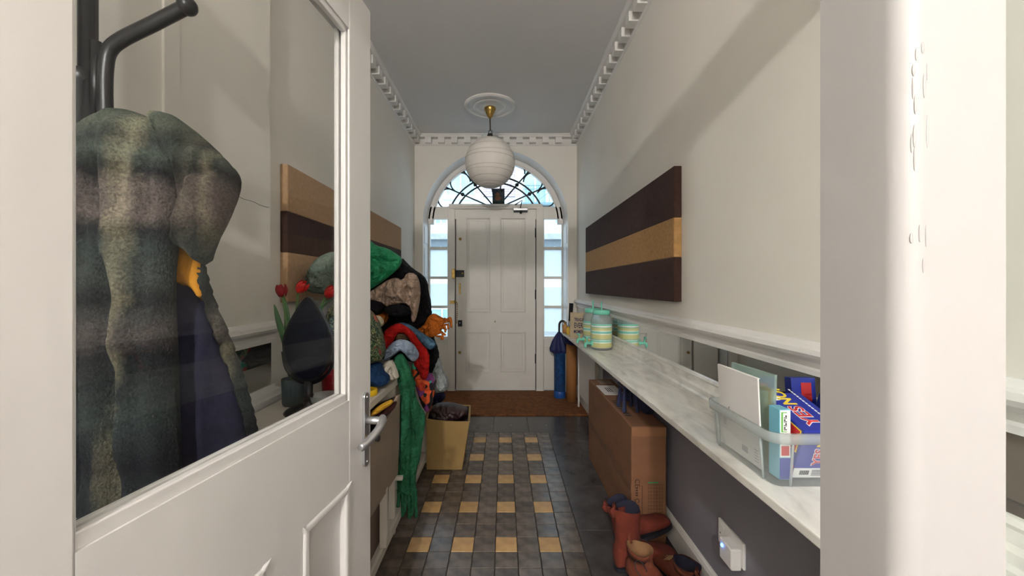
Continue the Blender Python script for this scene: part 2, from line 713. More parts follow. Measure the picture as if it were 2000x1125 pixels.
struct('baseboard_right', MB().prism(base_prof(XR - 0.003, -1), 'XZ', 0.36, YF), WHITE, 'white skirting board along the right wall')
struct('baseboard_left', MB().prism(base_prof(XL, 1), 'XZ', 1.57, YF), WHITE, 'white skirting board along the left wall')

# dado rail profile (out from the wall, height)
RAIL = [(0, 0.972), (0.016, 0.972), (0.016, 0.985), (0.010, 0.990), (0.012, 1.004), (0.022, 1.012), (0.034, 1.018), (0.040, 1.028),
        (0.036, 1.040), (0.024, 1.044), (0.018, 1.050), (0.008, 1.056), (0, 1.056)]
struct('trim_1', MB().prism([(XR - u, z) for u, z in RAIL], 'XZ', YB, YF - 0.02), WHITE, 'white moulded dado rail above the mirror strip on the right wall')
struct('trim_2', MB().prism([(-0.95 + u, z) for u, z in RAIL], 'XZ', 0.45, 1.575), WHITE, 'white moulded dado rail ending on the left pier')
UP = [(0, 0.74), (0.03, 0.74), (0.03, 0.765), (0.022, 0.772), (0.020, 0.79), (0.014, 0.80), (0.012, 0.822), (0.016, 0.83), (0.012, 0.84), (0, 0.84)]
struct('trim_3', MB().prism([(XR - u, z) for u, z in UP], 'XZ', YB, 3.80), MARBLE, 'stepped pale upstand behind the marble shelf')
LEDGE = [(0, 0.668), (0.022, 0.668), (0.026, 0.69), (0.034, 0.70), (0.036, 0.72), (0.046, 0.728), (0.052, 0.745), (0.050, 0.765), (0.042, 0.772),
         (0.036, 0.785), (0.016, 0.79), (0.012, 0.80), (0, 0.80)]
struct('trim_4', MB().prism([(-0.95 + u, z) for u, z in LEDGE], 'XZ', 0.45, 1.57), WHITE, 'white stepped ledge moulding ending on the left pier under its mirror')


# cornice with dentils
def cornice(n, label, prof, plane, a0, a1, place, count):
    o = struct('trim_%d' % n, MB().prism(prof, plane, a0, a1), WHITE, label)
    return o


def cprof(x, s):
    return [(x, ZC), (x + s * 0.092, ZC), (x + s * 0.092, ZC - 0.012), (x + s * 0.082, ZC - 0.020), (x + s * 0.078, ZC - 0.032),
            (x + s * 0.014, ZC - 0.034), (x + s * 0.014, ZC - 0.088), (x + s * 0.008, ZC - 0.10), (x, ZC - 0.104)]


c_r = struct('trim_5', MB().prism(cprof(XR, -1), 'XZ', 0.4, YF), WHITE, 'white dentil cornice along the right wall')
c_l = struct('trim_6', MB().prism(cprof(XL, 1), 'XZ', 0.4, YF), WHITE, 'white dentil cornice along the left wall')
c_f = struct('trim_7', MB().prism([(YF - (x - 0), z) for x, z in cprof(0, 1)], 'YZ', XL, XR), WHITE, 'white dentil cornice above the front door')
dent = MB().box(-0.034, 0.034, -0.029, 0.029, -0.058, 0.0).mesh('dentil', WHITE)


def dentil(parent, loc, rz):
    o = bpy.data.objects.new('dentil', dent)
    C.objects.link(o)
    o.location = loc
    o.rotation_euler = (0, 0, rz)
    o.parent = parent


for i in range(27):
    y = YF - 0.10 - i * 0.1415
    dentil(c_r, (XR - 0.041, y, ZC - 0.032), PI / 2)
    dentil(c_l, (XL + 0.041, y, ZC - 0.032), PI / 2)
for i in range(11):
    dentil(c_f, (XL + 0.16 + i * 0.1415, YF - 0.041, ZC - 0.032), 0)

# ------------------------------------------------------------------ floor
floor = struct('floor', MB().box(XL - 0.1, XR + 0.1, YB, YF + 0.3, -0.06, -0.004), GROUT, 'tiled hall floor of dark and tan squares')
T = 0.1007
X1 = 0.363
tm = {}


def tile_mesh(w, l, mat, key):
    if key not in tm:
        g = 0.0014
        b = 0.0016
        m = MB()
        m.add([(-w / 2 + g, -l / 2 + g, -0.006), (w / 2 - g, -l / 2 + g, -0.006), (w / 2 - g, l / 2 - g, -0.006), (-w / 2 + g, l / 2 - g, -0.006),
               (-w / 2 + g, -l / 2 + g, -b), (w / 2 - g, -l / 2 + g, -b), (w / 2 - g, l / 2 - g, -b), (-w / 2 + g, l / 2 - g, -b),
               (-w / 2 + g + b, -l / 2 + g + b, 0), (w / 2 - g - b, -l / 2 + g + b, 0), (w / 2 - g - b, l / 2 - g - b, 0), (-w / 2 + g + b, l / 2 - g - b, 0)],
              [(0, 1, 5, 4), (1, 2, 6, 5), (2, 3, 7, 6), (3, 0, 4, 7), (4, 5, 9, 8), (5, 6, 10, 9), (6, 7, 11, 10), (7, 4, 8, 11), (8, 9, 10, 11)])
        tm[key] = m.mesh('tile', mat)
    return tm[key]


def tile(x, y, w, l, mat, key):
    o = bpy.data.objects.new('tile', tile_mesh(w, l, mat, key))
    C.objects.link(o)
    o.location = (x, y, random.uniform(-0.0006, 0.0))
    o.rotation_euler = (random.uniform(-.004, .004), random.uniform(-.004, .004), 0)
    o.parent = floor


for r in range(-11, 14):
    y = 1.7335 + (r + 0.5) * T
    for c in range(9):
        x = X1 - (c + 0.5) * T
        tan = (r % 3 == 0) and (c % 2 == 1)
        tile(x, y, T, T, TILE_T if tan else TILE_D, 'tan' if tan else 'dark')
yb0, yb1 = 1.7335 - 11 * T, 1.7335 + 14 * T
for i in range(6):                                    # broad border slabs
    L = (yb1 - yb0) / 6
    tile((X1 + XR) / 2, yb0 + (i + 0.5) * L, XR - X1, L, SLAB, 'slab_side')
    tile((XL + X1 - 9 * T) / 2, yb0 + (i + 0.5) * L, X1 - 9 * T - XL, L, SLAB, 'slab_left')
for i in range(6):
    tile(XL + (i + 0.5) * (XR - XL) / 6, (yb1 + 3.54) / 2, (XR - XL) / 6, 3.54 - yb1, SLAB, 'slab_far')
for i in range(5):
    tile((XL + XR) / 2, yb0 - (i + 0.5) * 0.6, XR - XL, 0.6, SLAB, 'slab_near')

o = MB().box(XL + 0.002, XR - 0.022, 3.545, 4.355, -0.004, 0.012).build('doormat', MAT_COIR, None, bevel=0.005)
tag(o, 'wide brown coir doormat laid in front of the closed front door', 'doormat')

# ------------------------------------------------------------------ front wall with arched opening
AX, AZ, AR = -0.094, 1.90, 0.797           # arch centre and radius
n = 48
arch = [(AX + AR * math.cos(a), AZ + AR * math.sin(a)) for a in [PI * i / n for i in range(n + 1)]]
outer = [(XR + 0.12, 0), (XR + 0.12, ZC), (XL - 0.12, ZC), (XL - 0.12, 0), (AX - AR, 0)] + arch[::-1] + [(AX + AR, 0)]
wf = struct('wall_front', MB().prism(outer, 'XZ', YF, YF + 0.24), WALL, 'cream end wall with a round arched front door opening')
DP = 4.37                                   # plane of the door set
# panelled reveal lining: bevelled arch edge and flat jamb
ABX, ABR = -0.0965, 0.762                    # the lining splays inwards to the door set
rv = MB()
na = 56
vs, fs = [], []
for i in range(na + 3):
    if i == 0:
        ring = [(AX + AR, 0.012), (ABX + ABR, 0.012)]
    elif i == na + 2:
        ring = [(AX - AR, 0.012), (ABX - ABR, 0.012)]
    else:
        a = PI * (i - 1) / na
        ring = [(AX + AR * math.cos(a), AZ + AR * math.sin(a)), (ABX + ABR * math.cos(a), AZ + ABR * math.sin(a))]
    (xa, za), (xb, zb_) = ring
    vs += [(xa, YF - 0.006, za), (xb, DP + 0.03, zb_), (xb + (xa - xb) * 2.4, DP + 0.03, zb_ + (za - zb_) * 2.4)]
for i in range(na + 2):
    for k in range(3):
        fs.append((i * 3 + k, i * 3 + (k + 1) % 3, (i + 1) * 3 + (k + 1) % 3, (i + 1) * 3 + k))
rv.add(vs, fs)
GLOSS = M('fresh_white_gloss', (0.80, 0.80, 0.79, 1), 0.26, var=0.02)
struct('trim_8', rv, GLOSS, 'white lining of the arched front door opening')


def fx(px):
    return (px - VX) / F * DP


def fz(py):
    return CH - (py - VY) / F * DP


# arched window head (fanlight)
R_IN = 0.705
w1 = empty('window_1', (AX, DP, fz(405)), 'semicircular iron fanlight above the front door', None, kind='structure')
part(MB().arc(ABX, AZ, R_IN, ABR + 0.004, DP - 0.01, DP + 0.05, 0, PI, 56), 'frame', WHITE, w1)
part(MB().arc(ABX, AZ, R_IN + 0.016, ABR - 0.016, DP - 0.018, DP - 0.008, 0, PI, 56), 'frame_moulding', WHITE, w1)
gz = fz(403)
gl = [(ABX + (R_IN + 0.01) * math.cos(a), AZ + (R_IN + 0.01) * math.sin(a)) for a in [PI * i / 48 for i in range(49)]]
gl = [p for p in gl if p[1] > gz]
part(MB().prism([(gl[0][0], gz)] + gl + [(gl[-1][0], gz)], 'XZ', DP + 0.024, DP + 0.028), 'pane', GLASS, w1)
GY = DP + 0.012


def f3(px, py):
    return (fx(px), GY, fz(py))


CXp, CYp = 969, 408
ends = [(868, 364), (902, 330), (949, 309), (989, 309), (1037, 329), (1071, 362)]
for ex, ey in ends:
    part(MB().tube([f3(CXp + (ex - CXp) * 0.10, CYp + (ey - CYp) * 0.10), f3(ex, ey)], 0.0085, 8), 'spoke', IRON, w1, True)
for rr in (96, 84):
    cy = 441
    a0 = math.asin((cy - 403) / rr)
    pts = [f3(CXp + rr * math.cos(a), cy - rr * math.sin(a)) for a in [a0 + (PI - 2 * a0) * i / 40 for i in range(41)]]
    part(MB().tube(pts, 0.010, 8), 'arc_bar', IRON, w1, True)
for ex, ey in ends:
    dx, dy = ex - CXp, ey - CYp
    L = math.hypot(dx, dy)
    # where the spoke crosses between the two arcs
    for k in range(100):
        q = k / 100
        if math.hypot(dx * q, CYp + dy * q - 441) > 90:
            break
    part(MB().lathe([(0, -0.012), (0.02, -0.010), (0.022, 0), (0.012, 0.008), (0, 0.01)], f3(CXp + dx * q, CYp + dy * q), 14, 'Y'), 'rosette', IRON, w1, True)
    q2 = min(0.95, q + 0.2)
    part(MB().ball(f3(CXp + dx * q2, CYp + dy * q2), 0.010, 8), 'rosette', IRON, w1, True)
for lx, ly, r, a0, a1 in ((874.5, 388, 19.5, -60, 215 - 360 + 235), (899, 356, 19.5, 5, 235), (932, 336, 18, 20, 190), (969, 328, 18, -10, 190), (1007, 336, 18, -10, 160),
                          (1041, 355, 18.5, -50, 180), (1066, 385.5, 18.5, -110, 150)):
    if lx < 880:
        a0, a1 = 60, 250
    pts = [f3(lx + r * math.cos(math.radians(a)), ly - r * math.sin(math.radians(a))) for a in [a0 + (a1 - a0) * i / 24 for i in range(25)]]
    part(MB().tube(pts, 0.0085, 8), 'loop_bar', IRON, w1, True)

# door frame: posts, transom
fr = MB()
PX = [(875, 889), (1047, 1061)]
for a, b in PX:
    fr.box(fx(a), fx(b), DP - 0.035, DP + 0.06, 0.0, fz(404))
fr.box(ABX - ABR - 0.004, ABX + ABR + 0.004, DP - 0.01, DP + 0.06, fz(428), fz(404))
struct('trim_9', fr, DOORW, 'white posts and transom framing the front door', 0.003)
tr = MB().box(fx(878), fx(1059), DP - 0.05, DP + 0.03, fz(405.5), fz(400))
tr.box(fx(880), fx(1057), DP - 0.042, DP + 0.03, fz(409), fz(405.5))
struct('trim_10', tr, DOORW, 'white projecting lip on top of the front door frame', 0.002)

# sidelights
ROWS = [(430, 482), (488, 540), (545, 597), (602, 657)]
for wi, (a, b, fa, fb) in enumerate(((840, 874, ABX - ABR - 0.004, fx(875)), (1063, 1097, fx(1061), ABX + ABR + 0.004))):
    w = empty('window_%d' % (wi + 2), (fx((a + b) / 2), DP, 0), ('tall narrow four pane sidelight beside the door locks' if wi == 0 else 'tall narrow four pane sidelight beside the door hinges'), None, kind='structure')
    m = MB()
    m.box(fa, fx(a), DP, DP + 0.045, 0, fz(428))
    m.box(fx(b), fb, DP, DP + 0.045, 0, fz(428))
    m.box(fa, fb, DP, DP + 0.045, 0.012, fz(657))
    m.box(fa, fb, DP - 0.012, DP + 0.01, fz(664), fz(657))
    for i in range(3):
        m.box(fx(a), fx(b), DP + 0.004, DP + 0.04, fz(ROWS[i + 1][0]), fz(ROWS[i][1]))
    part(m, 'frame', DOORW, w, bevel=0.003)
    part(MB().box(fx(a - 1), fx(b + 1), DP - 0.006, DP + 0.004, fz(760), fz(677)), 'lower_panel', DOORW, w, bevel=0.004)
    for i, (t, bt) in enumerate(ROWS):
        part(MB().box(fx(a), fx(b), DP + 0.02, DP + 0.024, fz(bt), fz(t)), 'pane', GLASS, w)
        fro = {0: None, 1: (t, bt), 2: (t + 16, bt), 3: (t, bt - 9) if wi else None}[i]
        if wi == 0 and i == 2:
            fro = (t + 9, bt)
        if wi == 0 and i == 3:
            fro = (t + 22, bt - 4)
        if fro:
            part(MB().box(fx(a), fx(b), DP + 0.0175, DP + 0.0195, fz(fro[1]), fz(fro[0])), 'frosted_film', FROST, w)
    # raised panels on the splayed jamb lining
    sg = -1 if wi == 0 else 1
    for z0, z1 in ((0.25, 0.95), (1.02, 1.62), (1.67, 1.86)):
        pa = Vector((AX + sg * AR, YF, 0)).lerp(Vector((ABX + sg * ABR, DP + 0.03, 0)), 0.18)
        pb = Vector((AX + sg * AR, YF, 0)).lerp(Vector((ABX + sg * ABR, DP + 0.03, 0)), 0.72)
        dv = (pb - pa).normalized()
        nv = Vector((-sg * abs(dv.y), sg * dv.x if False else -abs(dv.x), 0))
        q = [pa - nv * 0.004, pb - nv * 0.004, pb + nv * 0.006, pa + nv * 0.006]
        part(MB().prism([(v.x, v.y) for v in q], 'XY', z0, z1), 'lining_panel', GLOSS, w, bevel=0.002)

# ------------------------------------------------------------------ front door
d1 = empty('door_1', (fx(968), DP, 0), 'white four panel front door with brass and black locks', None, kind='structure')
DX0, DX1, DZ0, DZ1 = fx(891), fx(1045.5), 0.014, fz(405)
dm = MB()
Yd = DP - 0.012                              # door face
cols = [(910, 958), (977, 1027)]
rows = [(425, 610), (648, 727)]
xs = [DX0, fx(cols[0][0]), fx(cols[0][1]), fx(cols[1][0]), fx(cols[1][1]), DX1]
zs = [DZ0, fz(rows[1][1]), fz(rows[1][0]), fz(rows[0][1]), fz(rows[0][0]), DZ1]
for i in range(5):
    for j in range(5):
        rec = i in (1, 3) and j in (1, 3)
        dm.box(xs[i], xs[i + 1], Yd + (0.016 if rec else 0), Yd + 0.04, zs[j], zs[j + 1])
part(dm, 'door_leaf', DOORW, d1)
part(MB().box(DX0 - 0.03, DX1 + 0.03, Yd + 0.03, Yd + 0.05, 0.012, DZ1 + 0.004), 'door_gap_backing', INK, d1)
for i in (1, 3):
    for j in (1, 3):
        x0, x1, z0, z1 = xs[i], xs[i + 1], zs[j], zs[j + 1]
        mm = MB()
        k = 0.014
        mm.prism([(z0, Yd - 0.003), (z0 + k, Yd - 0.003), (z0 + k * 1.7, Yd + 0.016), (z0, Yd + 0.016)][::1], 'XY', 0, 0) if False else None
        for (ax0, ax1, az0, az1) in ((x0, x1, z0, z0 + k), (x0, x1, z1 - k, z1), (x0, x0 + k, z0, z1), (x1 - k, x1, z0, z1)):
            mm.box(ax0, ax1, Yd - 0.004, Yd + 0.016, az0, az1)
        part(mm, 'panel_moulding', DOORW, d1, bevel=0.005)
        part(MB().box(x0 + 0.035, x1 - 0.035, Yd + 0.009, Yd + 0.018, z0 + 0.035, z1 - 0.035), 'raised_field', DOORW, d1, bevel=0.004)
YK = Yd


def knob(px, py, r, mat, depth=0.02):
    part(MB().lathe([(0, -depth - r), (r * 0.7, -depth - r * 0.7), (r, -depth), (r * 0.6, -depth + r * 0.5), (r * 0.4, -0.004), (r * 1.1, -0.003), (r * 1.1, 0.002)],
                    (fx(px), YK, fz(py)), 16, 'Y'), 'knob', mat, d1, True)


knob(899, 467, 0.016, BRASS, 0.008)
knob(898, 688, 0.015, BRASS, 0.014)
knob(967, 628, 0.007, BRASS, 0.003)
part(MB().box(fx(891), fx(907), YK - 0.032, YK, fz(541), fz(528)), 'night_latch', IRON, d1, bevel=0.004)
part(MB().lathe([(0, -0.05), (0.012, -0.048), (0.012, -0.03)], (fx(904), YK, fz(534.5)), 12, 'Y'), 'latch_knob', BRASS, d1, True)
part(MB().box(fx(884), fx(890), DP - 0.075, DP - 0.033, fz(544), fz(526)), 'latch_keep', BRASS, d1, bevel=0.003)
part(MB().box(fx(880), fx(889), DP - 0.05, DP - 0.033, fz(593), fz(587)), 'chain_keep', BRASS, d1, bevel=0.002)
part(MB().box(fx(897), fx(900), YK - 0.012, YK, fz(575), fz(553)), 'chain_track', BRASS, d1, bevel=0.002)
ch = bez([(fx(888), DP - 0.055, fz(588)), (fx(893.5), YK - 0.02, fz(592)), (fx(893.5), YK - 0.015, fz(612)), (fx(892.5), YK - 0.012, fz(630))], 30)
cm = MB()
for i in range(0, len(ch), 2):
    p = ch[i]
    cm.ball(p, 0.0062, 6, sz=1.3)
part(cm, 'door_chain', BRASS, d1, True)
part(MB().box(fx(895), fx(903), YK - 0.028, YK, fz(637), fz(625)), 'deadlock', BLACK, d1, bevel=0.003)
part(MB().lathe([(0, -0.036), (0.008, -0.034), (0.008, -0.027)], (fx(899), YK, fz(630)), 10, 'Y'), 'deadlock_knob', STEEL, d1, True)
for yy in (455, 575, 700):
    part(MB().tube([(fx(1045.8), YK - 0.006, fz(yy - 9)), (fx(1045.8), YK - 0.006, fz(yy + 9))], 0.007, 8), 'hinge', IRON, d1, True)
# door closer
cl = MB().box(fx(1002), fx(1031), YK - 0.045, YK - 0.002, fz(413), fz(408))
part(cl, 'closer_body', STEEL, d1, bevel=0.006)
part(MB().lathe([(0.012, -0.02), (0.014, 0), (0.012, 0.02)], (fx(1017), YK - 0.024, fz(415)), 12), 'closer_valve', IRON, d1, True)
part(MB().box(fx(1003), fx(1030), YK - 0.02, YK - 0.001, fz(415.5), fz(413)), 'closer_plate', IRON, d1)
part(MB().tube([(fx(1016), YK - 0.025, fz(408)), (fx(1019), YK - 0.06, fz(394)), (fx(1006), YK - 0.052, fz(402))], 0.007, 8), 'closer_arm', IRON, d1, True)

# picture on the ledge above the door
pf = empty('picture_frame', (fx(973.5), DP - 0.03, fz(400)), 'small dark framed picture propped on the ledge above the front door', 'picture frame')
fx0, fx1, z0, z1 = fx(962), fx(985.5), fz(400), fz(370)
part(MB().box(fx0, fx1, DP - 0.042, DP - 0.026, z0, z1), 'frame', BLACK, pf, bevel=0.002)
PIC = M('picture_ground', lin(70, 80, 88), 0.6, var=0.3, scale=30)
part(MB().box(fx0 + 0.009, fx1 - 0.009, DP - 0.0425, DP - 0.040, z0 + 0.009, z1 - 0.009), 'print', PIC, pf)
fm = MB().ball((fx(972), DP - 0.0425, fz(382)), 0.026, 10, sy=0.06)
fm.ball((fx(973), DP - 0.0425, fz(389)), 0.036, 10, sy=0.05, sz=0.7)
part(fm, 'print_shape', M('picture_brown', lin(150, 104, 80), 0.7, var=0.3, scale=60), pf, True)
part(MB().ball((fx(980), DP - 0.0425, fz(374.5)), 0.014, 10, sy=0.08), 'print_spot', BLACK, pf, True)
part(MB().box(fx0 + 0.01, fx1 - 0.01, DP - 0.0435, DP - 0.041, z0 + 0.01, z0 + 0.03), 'print_band', M('picture_green', lin(30, 62, 48), 0.7, var=0.4, scale=90), pf)

# ------------------------------------------------------------------ ceiling rose and lantern
LX, LY = -0.128, 3.50
rose = MB().lathe([(0.235, ZC), (0.235, ZC - 0.010), (0.222, ZC - 0.020), (0.205, ZC - 0.020), (0.195, ZC - 0.008), (0.155, ZC - 0.008), (0.145, ZC - 0.018), (0.13, ZC - 0.018), (0.12, ZC - 0.008),
                   (0.07, ZC - 0.010), (0.05, ZC - 0.022), (0, ZC - 0.022)], (LX, LY, 0), 48).build('trim_11', WHITE, None, True)
tag(auto(rose), 'round ringed plaster ceiling rose above the paper lantern', kind='structure')
ZL, RL = CH + (558 - 318) / F * LY, 97 / 2 / F * LY
pl = empty('paper_lantern', (LX, LY, ZC - 0.022), 'round white ribbed paper lantern hanging from a brass ceiling cup', 'pendant lamp')
part(MB().lathe([(0, -0.02), (0.052, -0.022), (0.055, -0.034), (0.044, -0.05), (0.034, -0.075), (0.022, -0.10), (0.010, -0.115), (0, -0.118)], (LX, LY, ZC), 20), 'ceiling_cup', BRASS, pl, True)
part(MB().tube([(LX, LY, ZC - 0.112), (LX + 0.003, LY, ZC - 0.225)], 0.006, 8), 'flex', M('brown_flex', (0.06, 0.035, 0.02, 1), 0.6), pl, True)
ring = [(LX + 0.003 + 0.016 * math.cos(a), LY, ZC - 0.242 + 0.018 * math.sin(a)) for a in [2 * PI * i / 16 for i in range(16)]]
part(MB().tube(ring, 0.004, 6, closed=True), 'hook_ring', IRON, pl, True)
part(MB().lathe([(0, 0.018), (0.022, 0.014), (0.026, 0.0), (0.026, -0.012), (0.012, -0.02), (0.012, -0.06), (0.022, -0.065), (0.022, -0.10), (0, -0.10)], (LX, LY, ZC - 0.272), 16), 'lamp_holder', BLACK, pl, True)
zt = ZL + RL * 0.93
part(MB().lathe([(0.02, zt + 0.065), (0.05, zt + 0.055), (0.078, zt + 0.03), (0.086, zt), (0.088, zt - 0.02)], (LX, LY, 0), 28), 'glass_shade', glass_mat('clear_lamp_glass', (0.95, 0.97, 0.98, 1), 1.2), pl, True)
LANT = M('white_washi_paper', (0.78, 0.75, 0.70, 1), 0.85, var=0.05, scale=10, bump=0.25, bscale=18, bdist=0.006)
prof = []
for i in range(97):
    t = math.radians(20 + 151 * i / 96)
    rr = RL * (1 - 0.010 * abs(math.sin(i * PI / 8)) * 0 + 0.0)
    puffy = 0.010 * (abs(math.sin(i * PI / 8)) - 0.5) * RL
    prof.append(((rr + puffy) * math.sin(t), ZL + (rr + puffy) * math.cos(t)))
part(MB().lathe(prof, (LX, LY, 0), 40), 'paper_shade', LANT, pl, True)
rm = MB()
rl_ = random.Random(12)
for i in range(10):
    t0 = math.radians(26 + 139 * i / 9 + rl_.uniform(-5, 5))
    tl, ph = rl_.uniform(0.0, 0.05), rl_.uniform(0, 6.28)
    rr = RL * 1.0035
    pts = []
    for k in range(48):
        a = 2 * PI * k / 48
        t = t0 + tl * math.sin(a + ph)
        pts.append((LX + rr * math.sin(t) * math.cos(a), LY + rr * math.sin(t) * math.sin(a), ZL + rr * math.cos(t)))
    rm.tube(pts, 0.0014, 5, closed=True)
o = part(rm, 'wire_rib', M('pale_wire', (0.45, 0.40, 0.34, 1), 0.7), pl, True)

# ------------------------------------------------------------------ lamp of the inner hall (behind the camera)
HLX, HLY, HLZ = -0.35, -2.10, 2.36
hl = empty('hall_globe_lamp', (HLX, HLY, ZC), 'round glowing globe lamp hanging in the inner hall behind the doorway', 'pendant lamp')
part(MB().lathe([(0, 0), (0.05, 0), (0.045, -0.02), (0.01, -0.03), (0, -0.03)], (HLX, HLY, ZC), 20), 'ceiling_cup', BRASS, hl, True)
part(MB().tube([(HLX, HLY, ZC - 0.02), (HLX, HLY, HLZ + 0.04)], 0.005, 8), 'flex', BLACK, hl, True)
GLOBE = M('glowing_globe', (0.9, 0.85, 0.75, 1), 0.5, emit=((LAMP_COL[0], LAMP_COL[1], LAMP_COL[2], 1), LAMP))
part(MB().ball((HLX, HLY, HLZ), 0.045, 20), 'globe', GLOBE, hl, True)

# ------------------------------------------------------------------ glazed screen at the camera: posts, transom
post_plan = [(0.303, 0.368), (0.303, 0.328)]
for i in range(9):
    a = PI - (PI / 2) * i / 8
    post_plan.append((0.319 + 0.016 * math.cos(a), 0.306 - 0.016 * math.sin(a) * 1.0))
post_plan += [(0.379, 0.290), (0.3795, 0.368)]
sc = MB().prism(post_plan, 'XY', 0, 2.0)
o_post = o = struct('trim_12', sc, DIMPOST, 'thickly painted white right post of the inner doorway')
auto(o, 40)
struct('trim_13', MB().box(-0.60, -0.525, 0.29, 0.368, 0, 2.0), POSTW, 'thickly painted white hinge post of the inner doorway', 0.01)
struct('trim_14', MB().box(XL, XR, 0.29, 0.36, 2.0, 2.165), POSTW, 'white transom beam over the inner doorway', 0.006)
struct('wall_screen_right', MB().box(0.3795, XR, 0.31, 0.35, 0, 0.80), WHITE, 'white boarded lower part of the screen right of the inner doorway')
struct('wall_screen_left', MB().box(XL, -0.60, 0.31, 0.35, 0, 0.80), WHITE, 'white boarded lower part of the screen left of the inner doorway')
rg = random.Random(5)
for k in range(16):                                   # old paint runs and chips on the post's rounded edge
    zz = rg.uniform(1.295, 1.385) if k < 12 else rg.uniform(1.215, 1.245)
    aa = math.radians(rg.uniform(55, 95))
    c_ = (0.319 - 0.016 * math.cos(aa), 0.306 - 0.016 * math.sin(aa), zz)
    MB().ball(c_, 0.0016, 8, sx=rg.uniform(0.4, 0.8), sy=0.45, sz=rg.uniform(2.5, 6.0)).build('paint_run', DIMPOST, o_post, True)
w = struct('window_4', MB().box(0.3795, XR, 0.328, 0.332, 0.80, 2.0), GLASS, 'clear sidelight pane right of the inner doorway')
w = struct('window_5', MB().box(XL, -0.60, 0.328, 0.332, 0.80, 2.0), GLASS, 'clear sidelight pane left of the inner doorway')

# ------------------------------------------------------------------ inner door (open, half glazed)
Hs = Vector((-0.480, 0.3675, 0))
Du = Vector((0.132, 0.991, 0)).normalized()           # along the door towards its free edge
Dn = Vector((0.991, -0.132, 0)).normalized()          # towards the camera side
TH = 0.040


def D(s, z, n=0.0):
    return Hs + Du * s + Dn * n + Vector((0, 0, z))


def dbox(mb, s0, s1, z0, z1, n0, n1):
    vs = [D(s, z, q) for z in (z0, z1) for q in (n0, n1) for s in (s0, s1)]
    return mb.add(vs, [(0, 2, 3, 1), (4, 5, 7, 6), (0, 1, 5, 4), (2, 6, 7, 3), (0, 4, 6, 2), (1, 3, 7, 5)])


d2 = empty('door_2', tuple(D(-0.057, 0)), 'open white half glazed inner door with a steel lever handle', None, kind='structure')
S0, S1, SG0, SG1 = -0.057, 0.74, 0.0565, 0.624
ZT = 1.985
m = dbox(MB(), S0, SG0, 0.008, ZT, -TH, 0)
part(m, 'hinge_stile', POSTW, d2, bevel=0.003)
part(dbox(MB(), SG1, S1, 0.008, ZT, -TH, 0), 'lock_stile', POSTW, d2, bevel=0.003)
part(dbox(MB(), SG0, SG1, 0.69, 0.905, -TH, -0.0005), 'lock_rail', POSTW, d2)
part(dbox(MB(), SG0, SG1, 0.008, 0.22, -TH, -0.0005), 'bottom_rail', POSTW, d2)
part(dbox(MB(), SG0, SG1, 1.86, ZT, -TH, -0.0005), 'top_rail', POSTW, d2)
part(dbox(MB(), 0.3395, 0.4430, 0.22, 0.69, -TH, -0.0005), 'muntin', POSTW, d2)
part(dbox(MB(), SG0 - 0.004, SG1 + 0.004, 0.90, 1.865, -0.022, -0.018), 'pane', DOORGLASS, d2)
# glazing bead
gb = MB()
dbox(gb, SG0, SG1, 0.904, 0.925, -0.017, -0.004)
dbox(gb, SG0, SG1, 1.845, 1.862, -0.017, -0.004)
dbox(gb, SG1 - 0.012, SG1, 0.905, 1.86, -0.017, -0.004)
dbox(gb, SG0, SG0 + 0.004, 0.905, 1.86, -0.017, -0.004)
part(gb, 'glazing_bead', POSTW, d2, bevel=0.004)
gb = MB()
dbox(gb, SG0, SG1, 0.904, 0.925, -0.036, -0.023)
dbox(gb, SG1 - 0.012, SG1, 0.905, 1.86, -0.036, -0.023)
part(gb, 'glazing_bead', POSTW, d2, bevel=0.004)
for a, b in ((SG0 + 0.0, 0.3395), (0.443, SG1)):
    part(dbox(MB(), a, b, 0.22, 0.69, -0.028, -0.014), 'lower_panel', POSTW, d2)
    mm = MB()
    k = 0.02
    for (s0, s1, z0, z1) in ((a, b, 0.22, 0.22 + k), (a, b, 0.69 - k, 0.69), (a, a + k, 0.22, 0.69), (b - k, b, 0.22, 0.69)):
        dbox(mm, s0, s1, z0, z1, -0.018, 0.004)
    part(mm, 'panel_moulding', POSTW, d2, bevel=0.007, seg=3)
# lever handle
pm = MB()
ps, pz0, pz1, pw = 0.703, 0.700, 0.905, 0.0135
pts = []
for i in range(13):
    a = PI * i / 12
    pts.append((ps + pw * math.cos(a), pz1 - pw + pw * math.sin(a)))
for i in range(13):
    a = PI + PI * i / 12
    pts.append((ps + pw * math.cos(a), pz0 + pw + pw * math.sin(a)))
nn = len(pts)
vs = [D(s, z, 0.0) for s, z in pts] + [D(s, z, 0.008) for s, z in pts]
pm.add(vs, [tuple(range(nn)), tuple(range(2 * nn - 1, nn - 1, -1))] + [(i, (i + 1) % nn, (i + 1) % nn + nn, i + nn) for i in range(nn)])
plate = part(pm, 'handle_plate', STEEL, d2, bevel=0.0015)
part(MB().tube([D(ps, 0.828, 0.006), D(ps, 0.828, 0.046)], 0.0105, 14), 'handle_neck', STEEL, d2, True)
lv = bez([D(ps + 0.010, 0.832, 0.047), D(ps - 0.002, 0.829, 0.054), D(ps - 0.03, 0.815, 0.055), D(ps - 0.065, 0.797, 0.045), D(ps - 0.092, 0.790, 0.036)], 20)
part(MB().tube(lv, [0.008] + [0.0105] * (len(lv) - 2) + [0.008], 12, flat=1.1, up=(0, 0, 1)), 'lever', STEEL, d2, True)
part(MB().tube([D(ps + 0.002, 0.778, 0.006), D(ps + 0.002, 0.778, 0.034)], 0.0065, 12), 'thumb_turn', BRASS, d2, True)
part(MB().tube([D(ps + 0.002, 0.778, 0.034), D(ps + 0.002, 0.778, 0.042)], 0.0085, 12), 'turn_knob', IRON, d2, True)
